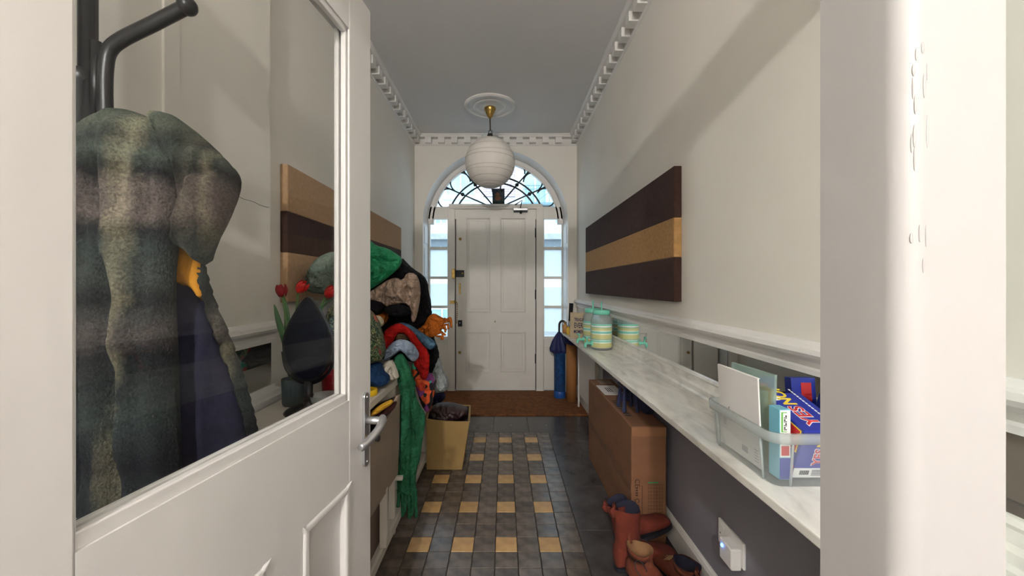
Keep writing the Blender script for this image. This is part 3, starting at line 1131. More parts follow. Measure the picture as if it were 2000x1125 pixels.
for z in (0.892, 0.714):
    part(MB().ball(D(ps, z, 0.008), 0.003, 6), 'screw', STEEL, d2, True)

# ------------------------------------------------------------------ street outside
FACADE = M('pale_stucco', lin(228, 232, 232), 0.8, var=0.05, scale=1.5)
PAVE = M('grey_paving', lin(150, 150, 150), 0.9, var=0.15, scale=3)
struct('ground_street', MB().box(-14, 14, YF + 0.3, 30, -0.25, -0.15), PAVE, 'grey street and pavement outside')


def brick_mat():
    m, nt, bs, lk = base_mat('pink_brickwork')
    N = nt.nodes
    tc = N.new('ShaderNodeTexCoord')
    mp = N.new('ShaderNodeMapping')
    mp.inputs['Rotation'].default_value = (PI / 2, 0, 0)
    lk.new(tc.outputs['Object'], mp.inputs[0])
    br = N.new('ShaderNodeTexBrick')
    br.inputs['Scale'].default_value = 1.0
    br.inputs['Brick Width'].default_value = 0.22
    br.inputs['Row Height'].default_value = 0.075
    br.inputs['Mortar Size'].default_value = 0.008
    br.inputs['Color1'].default_value = lin(206, 186, 188)
    br.inputs['Color2'].default_value = lin(216, 198, 198)
    br.inputs['Mortar'].default_value = lin(150, 132, 140)
    lk.new(mp.outputs[0], br.inputs['Vector'])
    lk.new(br.outputs['Color'], bs.inputs['Base Color'])
    bs.inputs['Roughness'].default_value = 0.9
    return m


BRICK = brick_mat()
FD = 12.0


def sx(px):
    return (px - VX) / F * FD


def sz(py):
    return CH - (py - VY) / F * FD


bl = empty('street_building', (0, FD, -0.15), 'pale stucco building with sash windows across the street', 'building')
part(MB().box(-9, 9, FD, FD + 3, -0.15, 6.6), 'wall', FACADE, bl)
part(MB().box(sx(944), sx(1006), FD - 0.06, FD + 0.02, sz(385), 6.6), 'brick_pier', BRICK, bl)
part(MB().box(-9, 9, FD - 0.25, FD + 0.02, 2.62, 2.80), 'string_course', M('grey_stone', lin(170, 172, 176), 0.8), bl, bevel=0.02)
part(MB().box(-9, 9, FD - 0.10, FD + 0.02, 2.42, 2.62), 'fascia', M('slate_fascia', lin(120, 128, 134), 0.7), bl)
part(MB().box(-9, 9, FD - 0.05, FD + 0.02, 2.8, 3.15), 'pink_band', M('pink_render', lin(226, 206, 200), 0.85), bl)
WG = M('far_window_glass', lin(168, 198, 206), 0.1, var=0.2, scale=2, spec=0.8)
WF = M('far_window_frame', lin(238, 240, 240), 0.6)


def far_window(px0, px1, py0, py1, mull=1, sill=True):
    x0, x1, z0, z1 = sx(px0), sx(px1), sz(py1), sz(py0)
    f = MB()
    t = 0.06
    f.box(x0 - t, x0, FD - 0.08, FD + 0.02, z0 - t, z1 + t)
    f.box(x1, x1 + t, FD - 0.08, FD + 0.02, z0 - t, z1 + t)
    f.box(x0, x1, FD - 0.08, FD + 0.02, z1, z1 + t)
    f.box(x0, x1, FD - 0.08, FD + 0.02, z0 - t, z0)
    for i in range(mull):
        xm = x0 + (x1 - x0) * (i + 1) / (mull + 1)
        f.box(xm - 0.025, xm + 0.025, FD - 0.07, FD + 0.02, z0, z1)
    if sill:
        f.box(x0 - 0.15, x1 + 0.15, FD - 0.18, FD + 0.02, z0 - t - 0.09, z0 - t)
    w_ = part(f, 'window', WF, bl)
    g = MB().box(x0, x1, FD - 0.03, FD + 0.0, z0, z1).build('pane', WG)
    g.parent = w_


far_window(873, 927, 318, 382)
far_window(1024, 1066, 330, 402)
far_window(852, 872, 422, 443, 1, False)
far_window(1084, 1104, 422, 443, 1, False)
far_window(838, 885, 478, 520, 1, False)
far_window(1060, 1104, 478, 520, 1, False)
far_window(844, 884, 604, 650, 1, False)
rl = MB()
for z in (sz(367), sz(374), sz(400)):
    rl.tube([(sx(1021), FD - 0.3, z), (sx(1090), FD - 0.3, z)], 0.014, 6)
for x in range(1021, 1092, 10):
    rl.tube([(sx(x), FD - 0.3, sz(367)), (sx(x), FD - 0.3, sz(400))], 0.010, 6)
rl.tube([(sx(1046), FD - 0.3, sz(398)), (sx(1078), FD - 0.3, sz(374))], 0.010, 6)
rl.box(sx(1018), sx(1092), FD - 0.34, FD + 0.01, sz(404), sz(400))
part(rl, 'balcony_railing', M('pale_railing', lin(120, 150, 160), 0.6), bl)

# ------------------------------------------------------------------ right side: pictures, mirror, shelf
CANVAS_B = M('dark_brown_fabric', lin(58, 34, 28), 0.9, var=0.25, scale=40, bump=0.5, bscale=500)
CANVAS_T = M('tan_fabric', lin(176, 136, 86), 0.9, var=0.18, scale=60, bump=0.5, bscale=500)
CANVAS_S = M('sand_fabric', lin(172, 138, 104), 0.9, var=0.12, scale=60, bump=0.5, bscale=500)


def wall_panel(name, xa, xb, y0, y1, z0, z1, cuts, label):
    """three cloth bands stretched over a board"""
    root = empty(name, ((xa + xb) / 2, y0, z0), label, 'picture', 'striped fabric pictures')
    part(MB().box(min(xa, xb) + 0.002, max(xa, xb) - 0.002, y0 + 0.003, y1 - 0.003, z0 + 0.003, z1 - 0.003), 'board', CANVAS_S, root)
    zz = [z0] + [z0 + (z1 - z0) * c for c, _ in cuts[:-1]] + [z1]
    for i, (_, m_) in enumerate(cuts):
        mb = MB().box(min(xa, xb), max(xa, xb), y0, y1, zz[i], zz[i + 1])
        part(mb, 'fabric_band', m_, root, bevel=0.004)
    return root


wall_panel('striped_picture', XR - 0.036, XR, 1.727, 3.60, 1.127, 1.740, [(0.33, CANVAS_B), (0.62, CANVAS_T), (1, CANVAS_B)], 'long dark brown fabric picture with one tan stripe above the mirror strip')
wall_panel('striped_picture', XL, XL + 0.034, 1.684, 3.547, 1.127, 1.735, [(0.36, CANVAS_S), (0.66, CANVAS_B), (1, CANVAS_S)], 'long tan fabric picture with one dark brown stripe behind the clothes pile')

for i, (y0, y1) in enumerate(((0.40, 1.36), (1.362, 2.58), (2.582, 3.78))):
    o = MB().box(XR - 0.007, XR - 0.001, y0, y1, 0.838, 0.974).build('mirror_panel', MIRROR, None)
    tag(o, ['narrow wall mirror strip behind the plastic tub', 'narrow wall mirror strip between the tub and the drink jars', 'narrow wall mirror strip behind the drink jars'][i], 'mirror', 'mirror strips under the right dado rail')
o = MB().box(-0.949, -0.943, 0.45, 1.555, 0.795, 0.974).build('mirror_panel', MIRROR, None)
tag(o, 'narrow wall mirror strip on the left pier beside the coat', 'mirror')

SX, SZ = 0.57, 0.745
sh = empty('marble_shelf', (0.68, 0.45, SZ - 0.022), 'long grey veined marble shelf along the right wall', 'shelf')
edge = []
rng = random.Random(3)
y = 0.365
edge_pts = []
while y < 3.80:
    edge_pts.append((SX + rng.uniform(-0.0006, 0.0012), y))
    y += rng.uniform(0.05, 0.12)
plan = [(XR, 0.365)] + edge_pts + [(SX, 3.79), (SX + 0.01, 3.80), (XR, 3.80)]
part(MB().prism(plan, 'XY', SZ - 0.022, SZ), 'slab', MARBLE, sh, bevel=0.003)
for yy in (0.6, 1.65):
    br = MB().prism([(XR - 0.004, SZ - 0.022), (SX + 0.06, SZ - 0.022), (SX + 0.06, SZ - 0.035), (XR - 0.004, SZ - 0.16)], 'XZ', yy, yy + 0.02)
    part(br, 'bracket', LOWWALL, sh)

# white boxed panel under the far end of the shelf
bx = empty('trim_15', (0.75, 3.1, 0), 'white boxed panel under the far end of the marble shelf', None, kind='structure')
part(MB().box(0.735, XR - 0.004, 3.09, 3.80, 0.14, SZ - 0.022), 'front_board', WHITE, bx, bevel=0.003)
part(MB().box(0.730, 0.75, 3.045, 3.09, 0.0, SZ - 0.022), 'end_post', M('beige_paint', lin(178, 168, 150), 0.6), bx, bevel=0.003)
part(MB().box(0.725, 0.74, 3.765, 3.785, 0.0, SZ - 0.022), 'leg', WHITE, bx, bevel=0.002)

# ---- drink jars
MINT = M('mint_plastic', lin(118, 206, 182), 0.4, var=0.05)
zb = SZ
STR = []
cc = {'m': lin(128, 204, 188), 'y': lin(196, 196, 138), 'w': lin(228, 230, 220), 'k': lin(120, 176, 168)}
bands = [(0.0, 'w'), (0.02, 'y'), (0.052, 'w'), (0.058, 'm'), (0.070, 'w'), (0.074, 'k'), (0.080, 'y'), (0.112, 'w'), (0.118, 'm'), (0.134, 'w'), (0.140, 'y'), (0.158, 'k'), (0.164, 'w'), (0.172, 'm'), (0.2, 'm')]
STRIPE = ramp_mat('striped_jar_print', 'Z', [(zb + h, cc[c]) for h, c in bands], 0.3, distort=0.0, const=True, mixvar=0.02)


def drink_jar(x, y, ang, label):
    r = empty('drink_jar', (x, y, zb), label, 'drink dispenser', 'drink jars on the marble shelf')
    prof = [(0, 0.004), (0.060, 0.0), (0.068, 0.006), (0.072, 0.02), (0.073, 0.20), (0.071, 0.222), (0.060, 0.243), (0.052, 0.252), (0.050, 0.262)]
    part(MB().lathe([(a, b + zb) for a, b in prof], (x, y, 0), 32), 'jar_body', JAR, r, True)
    part(MB().lathe([(0.0736, zb + 0.018), (0.0740, zb + 0.03), (0.0740, zb + 0.18), (0.0736, zb + 0.185)], (x, y, 0), 32), 'printed_sleeve', STRIPE, r, True)
    lid = part(MB().lathe([(0, 0.282), (0.052, 0.282), (0.060, 0.276), (0.061, 0.255), (0.058, 0.250)], (x, y, zb), 28), 'lid', MINT, r, True)
    hp = [(x + 0.022 * math.sin(ang) * k - 0.0, y + 0.022 * math.cos(ang) * k, zb + h) for k, h in ((-1, 0.278), (-1.1, 0.315), (0, 0.34), (1.1, 0.315), (1, 0.278))]
    h = MB().tube(bez(hp, 20), 0.005, 8).build('carry_loop', MINT, None, True)
    h.parent = r
    at0(h, r)
    c, s = math.cos(ang), math.sin(ang)

    def tp(u, v, h):
        return (x + c * u - s * v, y + s * u + c * v, zb + h)
    part(MB().tube([tp(0.068, 0, 0.045), tp(0.080, 0, 0.045)], 0.018, 12), 'tap_collar', MINT, r, True)
    part(MB().tube(bez([tp(0.075, 0, 0.045), tp(0.11, 0, 0.047), tp(0.122, 0, 0.040), tp(0.124, 0, 0.018)], 12), [0.010] * 12 + [0.008], 10), 'tap_spout', MINT, r, True)
    part(MB().tube(bez([tp(0.108, 0, 0.05), tp(0.112, 0, 0.075), tp(0.116, 0, 0.088)], 6), 0.006, 8), 'tap_stem', MINT, r, True)
    part(MB().tube([tp(0.116, -0.022, 0.086), tp(0.116, 0.022, 0.086)], 0.007, 8), 'tap_lever', MINT, r, True)
    return r


drink_jar(0.697, 2.75, math.radians(192), 'mint lidded striped drink jar, the one farther from the wooden sign')
drink_jar(0.680, 2.94, math.radians(190), 'mint lidded striped drink jar standing between the wooden sign and another jar')

# ---- wooden sign with words
sg = empty('wooden_sign', (0.66, 3.30, SZ), 'pale wooden sign reading treasure every moment leaning on the wall', 'sign')
PLY = M('pale_plywood', lin(176, 160, 132), 0.7, var=0.12, scale=14, stretch=(1, 1, 5))
ox = Vector((0.19, -0.06, 0)).normalized()
oy = Vector((0.09, 0.07, 0.97)).normalized()
so = Vector((0.565, 3.30, SZ + 0.001))
W_, H_ = 0.195, 0.225
fm_ = frame_mat(so, ox, oy)
b = MB().box(0, W_, 0, H_, -0.014, 0.0).xf(fm_)
part(b, 'board', PLY, sg, bevel=0.002)
NAVY_INK = M('navy_ink', lin(34, 42, 72), 0.8, var=0.1)
for txt, yy, sz_, sxx in (('TREASURE', 0.162, 0.040, 0.50), ('EVERY', 0.112, 0.062, 0.54), ('MOMENT', 0.060, 0.040, 0.58)):
    text_part(txt, sz_, NAVY_INK, sg, fm_ @ Matrix.Translation((0.082, yy, 0.0006)), sx=sxx, bold=0.0012)

# ---- small bottles beyond the sign
def bottle(name, x, y, r, h, neck, mat, label, cap=None):
    e = empty(name, (x, y, SZ), label, 'bottle', 'little bottles at the end of the shelf')
    part(MB().lathe([(0, 0), (r, 0), (r, h * 0.62), (r * 0.8, h * 0.7), (neck, h * 0.78), (neck, h * 0.9), (0, h * 0.9)], (x, y, SZ), 18), 'body', mat, e, True)
    part(MB().lathe([(0, h * 0.86), (neck * 1.25, h * 0.86), (neck * 1.25, h), (0, h)], (x, y, SZ), 14), 'cap', cap or BLACK, e, True)


bottle('perfume_bottle', 0.600, 3.58, 0.021, 0.085, 0.009, M('yellow_oil', lin(214, 178, 70), 0.2), 'small yellow bottle beside the wooden sign', STEEL)
bottle('perfume_bottle', 0.585, 3.68, 0.024, 0.11, 0.010, M('amber_liquid', lin(190, 140, 84), 0.2), 'small amber bottle next to the yellow one', BRASS)
bottle('spray_bottle', 0.625, 3.66, 0.016, 0.14, 0.010, M('grey_glass', lin(120, 130, 140), 0.2), 'slim grey bottle with a black cap beside the amber bottle')
e = empty('black_clothes_brush', (0.645, 3.72, SZ), 'black handled brush standing upright at the far end of the shelf', 'brush')
part(MB().lathe([(0, 0), (0.03, 0), (0.03, 0.012), (0.012, 0.03), (0.010, 0.10), (0.0, 0.10)], (0.645, 3.72, SZ), 16), 'foot', BLACK, e, True)
part(MB().tube([(0.645, 3.72, SZ + 0.09), (0.643, 3.72, SZ + 0.13), (0.652, 3.72, SZ + 0.285)], [0.012, 0.019, 0.021], 10), 'handle', BLACK, e, True)

# ---- clear tub with post and games
TX0, TX1, TY0, TY1, TZ = 0.607, 0.772, 0.862, 1.115, SZ
tb = empty('plastic_tub', ((TX0 + TX1) / 2, (TY0 + TY1) / 2, TZ), 'clear plastic tub of letters and games on the marble shelf', 'tub')


def rrect(x0, x1, y0, y1, r, n=6):
    p = []
    for cx, cy, a0 in ((x1 - r, y1 - r, 0), (x0 + r, y1 - r, PI / 2), (x0 + r, y0 + r, PI), (x1 - r, y0 + r, 1.5 * PI)):
        for i in range(n + 1):
            a = a0 + PI / 2 * i / n
            p.append((cx + r * math.cos(a), cy + r * math.sin(a)))
    return p


def tub_shell(mb, levels):
    rings = []
    for z, off, r in levels:
        rings.append([(x, y, z) for x, y in rrect(TX0 - off, TX1 + off, TY0 - off, TY1 + off, r)])
    n_ = len(rings[0])
    vs = [v for r in rings for v in r]
    fs = []
    for j in range(len(rings) - 1):
        for i in range(n_):
            fs.append((j * n_ + i, j * n_ + (i + 1) % n_, (j + 1) * n_ + (i + 1) % n_, (j + 1) * n_ + i))
    return mb.add(vs, fs), n_


m_, n_ = tub_shell(MB(), [(TZ + 0.001, -0.006, 0.02), (TZ + 0.006, 0, 0.024), (TZ + 0.108, 0.008, 0.028)])
m_.f.append(tuple(range(n_)))
part(m_, 'tub_wall', TUBP, tb, True)
m_, n_ = tub_shell(MB(), [(TZ + 0.104, 0.009, 0.028), (TZ + 0.104, 0.016, 0.034), (TZ + 0.126, 0.018, 0.036), (TZ + 0.127, 0.009, 0.028), (TZ + 0.106, 0.0075, 0.027)])
part(m_, 'tub_rim', glass_mat('tub_rim_plastic', (0.95, 0.97, 0.97, 1), 0.8, haze=0.4, rough=0.1), tb, True)
for yy in (TY0 + 0.035, TY1 - 0.035):
    part(MB().tube([(TX0 - 0.001, yy, TZ + 0.006), (TX0 - 0.009, yy, TZ + 0.106)], 0.003, 6), 'corner_rib', MATS['tub_rim_plastic'], tb, True)
part(MB().tube([(TX0 + 0.035, TY0 - 0.001, TZ + 0.006), (TX0 + 0.035, TY0 - 0.009, TZ + 0.106)], 0.003, 6), 'corner_rib', MATS['tub_rim_plastic'], tb, True)

# letter
en = empty('white_envelope', (0.625, 0.98, TZ + 0.008), 'large white addressed envelope standing in the plastic tub', 'envelope')
eo = Vector((0.624, 1.105, TZ + 0.008))
ex = Vector((0.0, -0.172, 0.0))
ey = Vector((-0.010, 0.03, 0.215))
em = frame_mat(eo, ex, ey)
part(MB().box(0, 0.175, 0, 0.222, -0.004, 0.0).xf(em), 'envelope_body', PAPER, en, bevel=0.001)
part(MB().box(0.0, 0.175, 0.221, 0.2225, -0.006, -0.001).xf(em), 'flap_edge', PAPER, en)
sq = [(0.045 + 0.0022 * i + 0.004 * math.sin(i * 1.7), 0.105 - 0.0007 * i + (0.011 if i < 6 else 0.005) * math.sin(i * 1.15), 0.0006) for i in range(34)]
part(MB().tube(bez(sq, 160), 0.0005, 5).xf(em), 'handwriting', INK, en)
bm_ = MB()
for i in range(14):
    bm_.box(0.10 + i * 0.0018, 0.10 + i * 0.0018 + (0.001 if i % 3 else 0.0006), 0.018, 0.034, 0, 0.0004)
for k in range(5):
    bm_.box(0.020, 0.034, 0.060 + k * 0.005, 0.0615 + k * 0.005, 0, 0.0004)
    bm_.box(0.150, 0.165, 0.012 + k * 0.007, 0.0135 + k * 0.007, 0, 0.0004)
part(bm_.xf(em), 'print', M('grey_print', (0.35, 0.34, 0.36, 1), 0.8), en)

# plastic sleeve with a framed sheet
sl = empty('plastic_sleeve', (0.652, 0.98, TZ + 0.008), 'pale green plastic sleeve holding a gold edged sheet in the tub', 'sleeve')
so_ = Vector((0.640, 1.085, TZ + 0.008))
sm_ = frame_mat(so_, (0.012, -0.175, 0), (0.008, 0.012, 0.23))
SLV = glass_mat('pale_green_sleeve', (0.80, 0.93, 0.89, 1), 1.2, haze=0.42, rough=0.12, hazecol=(0.62, 0.76, 0.72, 1))
part(MB().box(0, 0.160, 0, 0.232, 0.0, 0.007).xf(sm_), 'sleeve_body', SLV, sl, bevel=0.002)
part(MB().box(0.01, 0.150, 0.01, 0.195, 0.0018, 0.0052).xf(sm_), 'sheet', M('cream_sheet', lin(206, 198, 176), 0.8, var=0.08, scale=60), sl)
part(MB().box(0.142, 0.150, 0.01, 0.195, 0.0050, 0.0058).xf(sm_), 'gold_edge', M('gold_card', lin(206, 160, 82), 0.6), sl)
part(MB().box(0.01, 0.150, 0.187, 0.195, 0.0050, 0.0058).xf(sm_), 'gold_edge', MATS['gold_card'], sl)
bm_ = MB()
for k in range(16):
    bm_.box(0.105, 0.130 - (k % 3) * 0.004, 0.03 + k * 0.008, 0.033 + k * 0.008, 0.0050, 0.0056)
part(bm_.xf(sm_), 'print', MATS['grey_print'], sl)

# card games
BLUE = M('game_blue', lin(34, 48, 150), 0.35, var=0.1, scale=12)
CYAN = M('game_cyan', lin(120, 186, 208), 0.4, var=0.08)
RED = M('game_red', lin(200, 40, 44), 0.4, var=0.08)
YEL = M('game_yellow', lin(236, 208, 60), 0.4, var=0.05)
WHT = M('print_white', lin(236, 234, 232), 0.5, var=0.02)
GRN = M('game_green', lin(110, 176, 84), 0.5)
g1 = empty('card_game_box', (0.66, 0.95, TZ + 0.006), 'slim pale blue card game box beside the sleeve in the tub', 'game box', 'game boxes in the tub')
gx0, gx1, gy0, gy1, gz0, gz1 = 0.634, 0.660, 0.884, 0.920, TZ + 0.008, TZ + 0.170
part(MB().box(gx0, gx1, gy0, gy1, gz0, gz1), 'box_body', CYAN, g1, bevel=0.001)
part(MB().box(gx0 + 0.0015, gx1 - 0.0015, gy0 - 0.0006, gy0 + 0.001, gz0 + 0.052, gz1 - 0.002), 'end_label', WHT, g1)
part(MB().box(gx0 + 0.0035, gx1 - 0.0095, gy0 - 0.001, gy0 + 0.0, gz0 + 0.11, gz1 - 0.006), 'label_field', GRN, g1)
part(MB().box(gx0 + 0.0075, gx1 - 0.0055, gy0 - 0.0014, gy0 + 0.0, gz0 + 0.112, gz1 - 0.008), 'label_picture', WHT, g1)
bm_ = MB()
for i in range(4):
    zz = gz0 + 0.117 + i * 0.009
    bm_.ball((gx0 + 0.011 + (i % 2) * 0.003, gy0 - 0.0016, zz + 0.003), 0.0022, 6, sy=0.2)
    bm_.box(gx0 + 0.009, gx0 + 0.016, gy0 - 0.0018, gy0 - 0.0012, zz - 0.002, zz)
part(bm_, 'label_figures', INK, g1)
part(MB().box(gx0 + 0.004, gx1 - 0.004, gy0 - 0.001, gy0 + 0.0, gz0 + 0.056, gz0 + 0.078), 'label_band', RED, g1)
part(MB().box(gx0 + 0.0004, gx1 - 0.0004, gy0 - 0.0008, gy0 + 0.0, gz0 + 0.002, gz0 + 0.05), 'label_base', BLUE, g1)

# big blue game box, leaning: long axis runs back and up
g2 = empty('quiz_game_box', (0.735, 0.95, TZ + 0.006), 'big blue game box with red and yellow lettering leaning in the tub', 'game box', 'game boxes in the tub')
gm = frame_mat(Vector((0.668, 0.892, TZ + 0.010)), (1, 0.0, 0), (0, 0.955, 0.296))   # local x right, y back along the lean, z up
BW, BL, BH = 0.100, 0.150, 0.128
part(MB().box(0, BW, 0, BL, 0, BH).xf(gm), 'box_body', BLUE, g2, bevel=0.0015)
part(MB().box(0.0, BW, -0.0006, 0.0006, 0.0, 0.026).xf(gm), 'white_base', WHT, g2)
bm_ = MB()
for i in range(16):
    bm_.box(0.014 + i * 0.0014, 0.014 + i * 0.0014 + (0.0009 if i % 3 else 0.0005), -0.001, -0.0005, 0.008, 0.02)
for k in range(5):
    bm_.box(0.042, 0.066, -0.001, -0.0005, 0.006 + k * 0.0035, 0.0075 + k * 0.0035)
part(bm_.xf(gm), 'barcode', INK, g2)
part(MB().box(-0.0008, 0.0006, 0.002, 0.05, 0.0, 0.03).xf(gm), 'red_corner', RED, g2)
part(MB().box(-0.0012, 0.0006, 0.006, 0.046, 0.004, 0.026).xf(gm), 'corner_field', M('pale_print', lin(200, 200, 210), 0.6), g2)
# top face lettering: reads along the box
tmx = gm @ frame_mat(Vector((BW * 0.42, 0.055, BH + 0.0006)), (0, 1, 0), (-1, 0, 0))
text_part('YES', 0.046, WHT, g2, tmx @ Matrix.Translation((0, 0, 0)), sx=1.0, bold=0.0022)
text_part('YES', 0.046, RED, g2, tmx @ Matrix.Translation((0, 0, 0.0005)), sx=1.0, bold=0.0006)
text_part('NO!', 0.046, YEL, g2, tmx @ Matrix.Translation((0.078, 0, 0)), sx=0.85, bold=0.0012)
bm_ = MB()
for k in range(14):
    bm_.box(BW * 0.80, BW * 0.84, 0.03 + k * 0.010, 0.037 + k * 0.010, BH, BH + 0.0005)
part(bm_.xf(gm), 'small_print', WHT, g2)
part(MB().ball((0.02, BL - 0.02, BH), 0.014, 10, sz=0.03, sx=1.1).xf(gm), 'white_picture', WHT, g2, True)
# near face: upright YES NO
nmx = gm @ frame_mat(Vector((BW * 0.48, -0.0008, 0.058)), (0, 0, 1), (-1, 0, 0))
text_part('YES', 0.030, WHT, g2, nmx, sx=0.95, bold=0.0016)
text_part('YES', 0.030, RED, g2, nmx @ Matrix.Translation((0, 0, 0.0005)), sx=0.95, bold=0.0004)
text_part('NO', 0.026, YEL, g2, nmx @ Matrix.Translation((0.044, 0, 0)), sx=0.85, bold=0.001)
part(MB().ball((BW * 0.85, 0, 0.108), 0.012, 10, sy=0.05).xf(gm), 'white_ball_print', WHT, g2, True)
# left face: yellow bordered red fields
for y0, y1, z0, z1 in ((0.006, 0.052, 0.064, 0.122), (0.056, 0.094, 0.064, 0.122)):
    part(MB().box(-0.0010, 0.0004, y0, y1, z0, z1).xf(gm), 'field_border', YEL, g2)
    part(MB().box(-0.0016, 0.0004, y0 + 0.0025, y1 - 0.0025, z0 + 0.0025, z1 - 0.0025).xf(gm), 'red_field', RED, g2)
g3 = empty('quiz_game_box', (0.755, 1.04, TZ + 0.006), 'smaller blue game box at the back of the tub', 'game box', 'game boxes in the tub')
gm3 = frame_mat(Vector((0.705, 1.080, TZ + 0.008)), (1, 0.05, 0), (0, 0.1, 0.97))
part(MB().box(0, 0.066, 0, 0.185, -0.018, 0.010).xf(gm3), 'box_body', BLUE, g3, bevel=0.001)
part(MB().box(0.012, 0.040, 0.12, 0.172, 0.0095, 0.0106).xf(gm3), 'red_print', RED, g3)

# ---- socket with plug
so2 = empty('wall_socket', (XR - 0.004, 1.33, 0.30), 'white double wall socket below the marble shelf', 'socket')
part(MB().box(XR - 0.013, XR - 0.004, 1.262, 1.412, 0.262, 0.350), 'face_plate', WHT, so2, bevel=0.003)
part(MB().box(XR - 0.0145, XR - 0.012, 1.375, 1.392, 0.325, 0.335), 'switch', WHT, so2, bevel=0.001)
part(MB().box(XR - 0.0136, XR - 0.0125, 1.395, 1.400, 0.300, 0.304), 'pin_hole', INK, so2)
pg = empty('plug_adaptor', (XR - 0.03, 1.315, 0.27), 'white plug adaptor with a glowing blue light in the wall socket', 'plug')
part(MB().box(XR - 0.047, XR - 0.012, 1.272, 1.345, 0.252, 0.325), 'adaptor_body', WHT, pg, bevel=0.006, seg=3)
part(MB().ball((XR - 0.047, 1.325, 0.305), 0.006, 10), 'indicator_light', M('blue_led', (0.05, 0.2, 1, 1), 0.3, emit=((0.06, 0.22, 1, 1), 9)), pg, True)

# ---- big carton under the shelf
CARD = M('brown_cardboard', lin(124, 86, 60), 0.85, var=0.10, scale=6, bump=0.1, bscale=60, stretch=(1, 1, 3))
ct = empty('flat_carton', (0.67, 2.2, 0), 'tall flat brown cardboard carton standing under the marble shelf', 'carton')
KX0, KX1, KY0, KY1, KZ = 0.592, 0.755, 1.785, 2.69, 0.545
part(MB().box(KX0, KX1, KY0, KY1, 0, KZ), 'carton_body', CARD, ct, bevel=0.006)
part(MB().box(KX0 + 0.001, KX1 - 0.001, KY0 - 0.0012, KY0 + 0.003, KZ - 0.045, KZ - 0.004), 'top_flap', M('brown_cardboard_flap', lin(136, 96, 66), 0.85), ct, bevel=0.001)
part(MB().box(KX0 - 0.0012, KX0 + 0.002, KY0 + 0.004, KY1 - 0.004, 0.235, 0.275), 'tape', M('brown_tape', lin(116, 80, 56), 0.4), ct)
part(MB().box(KX0 + 0.012, KX1 - 0.03, 2.30, 2.52, KZ - 0.001, KZ + 0.0012), 'shipping_label', PAPER, ct)
bm_ = MB()
for k in range(3):
    bm_.box(KX0 + 0.05 + k * 0.012, KX0 + 0.056 + k * 0.012, 2.36, 2.46, KZ + 0.001, KZ + 0.0018)
for k in range(8):
    bm_.box(KX0 + 0.02, KX0 + 0.05, 1.93 + k * 0.035, 1.945 + k * 0.035, KZ, KZ + 0.0008)
part(bm_, 'print', INK, ct)
part(MB().box(KX0 + 0.05, KX1 - 0.03, 2.56, 2.66, KZ - 0.001, KZ + 0.001), 'shipping_label', M('brown_label', lin(150, 132, 116), 0.8), ct)
CPR = M('carton_print', lin(60, 42, 32), 0.9)
nf = frame_mat(Vector((KX0 + 0.026, KY0 - 0.0006, 0.20)), (0, 0, -1), (1, 0, 0))
bm_ = MB()
bm_.box(-0.098, -0.088, -0.006, -0.004, 0, 0.0004)
for k in range(4):
    bm_.box(-0.062 + k * 0.011, -0.056 + k * 0.011, -0.007, 0.004, 0, 0.0004)
for k in range(26):
    bm_.box(-0.07 + k * 0.007, -0.066 + k * 0.007, 0.022, 0.026, 0, 0.0004)
part(bm_.xf(nf), 'print', CPR, ct)
text_part('CE', 0.034, CPR, ct, nf @ Matrix.Translation((-0.082, 0, 0.0003)), bold=-0.0002)
for k, r0 in ((0.0, 0.009), (0.028, 0.010), (0.056, 0.010)):
    part(MB().tube([(k + r0 * math.cos(a), r0 * math.sin(a), 0.0003) for a in [0.4 + 5.2 * i / 18 for i in range(19)]], 0.0014, 5).xf(nf), 'icon', CPR, ct)
bm_ = MB()
for i in range(6):
    bm_.box(KX0 + 0.078 + i * 0.013, KX0 + 0.0786 + i * 0.013, KY0 - 0.0008, KY0, 0.145, 0.275)
for i in range(9):
    bm_.box(KX0 + 0.078, KX0 + 0.1436, KY0 - 0.0008, KY0, 0.145 + i * 0.01625, 0.1456 + i * 0.01625)
part(bm_, 'table_print', CPR, ct)
part(MB().box(KX0 + 0.078, KX0 + 0.125, KY0 - 0.0008, KY0, 0.282, 0.287), 'green_print', M('green_print', lin(40, 150, 90), 0.8), ct)
part(MB().box(KX0 + 0.10, KX0 + 0.15, KY0 - 0.0012, KY0, 0.06, 0.10), 'white_label', PAPER, ct)

# small navy step stand on the carton
st = empty('folding_stand', (0.66, 2.05, KZ), 'small navy plastic stand perched on top of the carton', 'stand')
NAVYP = M('navy_plastic', lin(44, 52, 84), 0.45, var=0.1)
for x0 in (0.622, 0.69):
    for y0 in (1.985, 2.085):
        part(MB().tube([(x0, y0, KZ + 0.001), (x0 + (0.008 if x0 < 0.65 else -0.008), y0 + (0.02 if y0 < 2.0 else -0.01), KZ + 0.125)], [0.011, 0.008], 4), 'leg', NAVYP, st)
part(MB().box(0.618, 0.70, 1.99, 2.095, KZ + 0.118, KZ + 0.132), 'top_plate', NAVYP, st, bevel=0.003)
part(MB().box(0.622, 0.694, 2.08, 2.086, KZ + 0.03, KZ + 0.07), 'cross_bar', NAVYP, st)
pk = MB().box(0.70, 0.772, 1.93, 2.25, KZ + 0.0, KZ + 0.10).build('navy_bundle', M('dark_navy_cloth', lin(26, 30, 58), 0.85, var=0.2, bump=0.4, bscale=90), None, bevel=0.03, seg=4)
tag(pk, 'dark navy folded bundle stuffed between the carton and the wall', 'bundle')

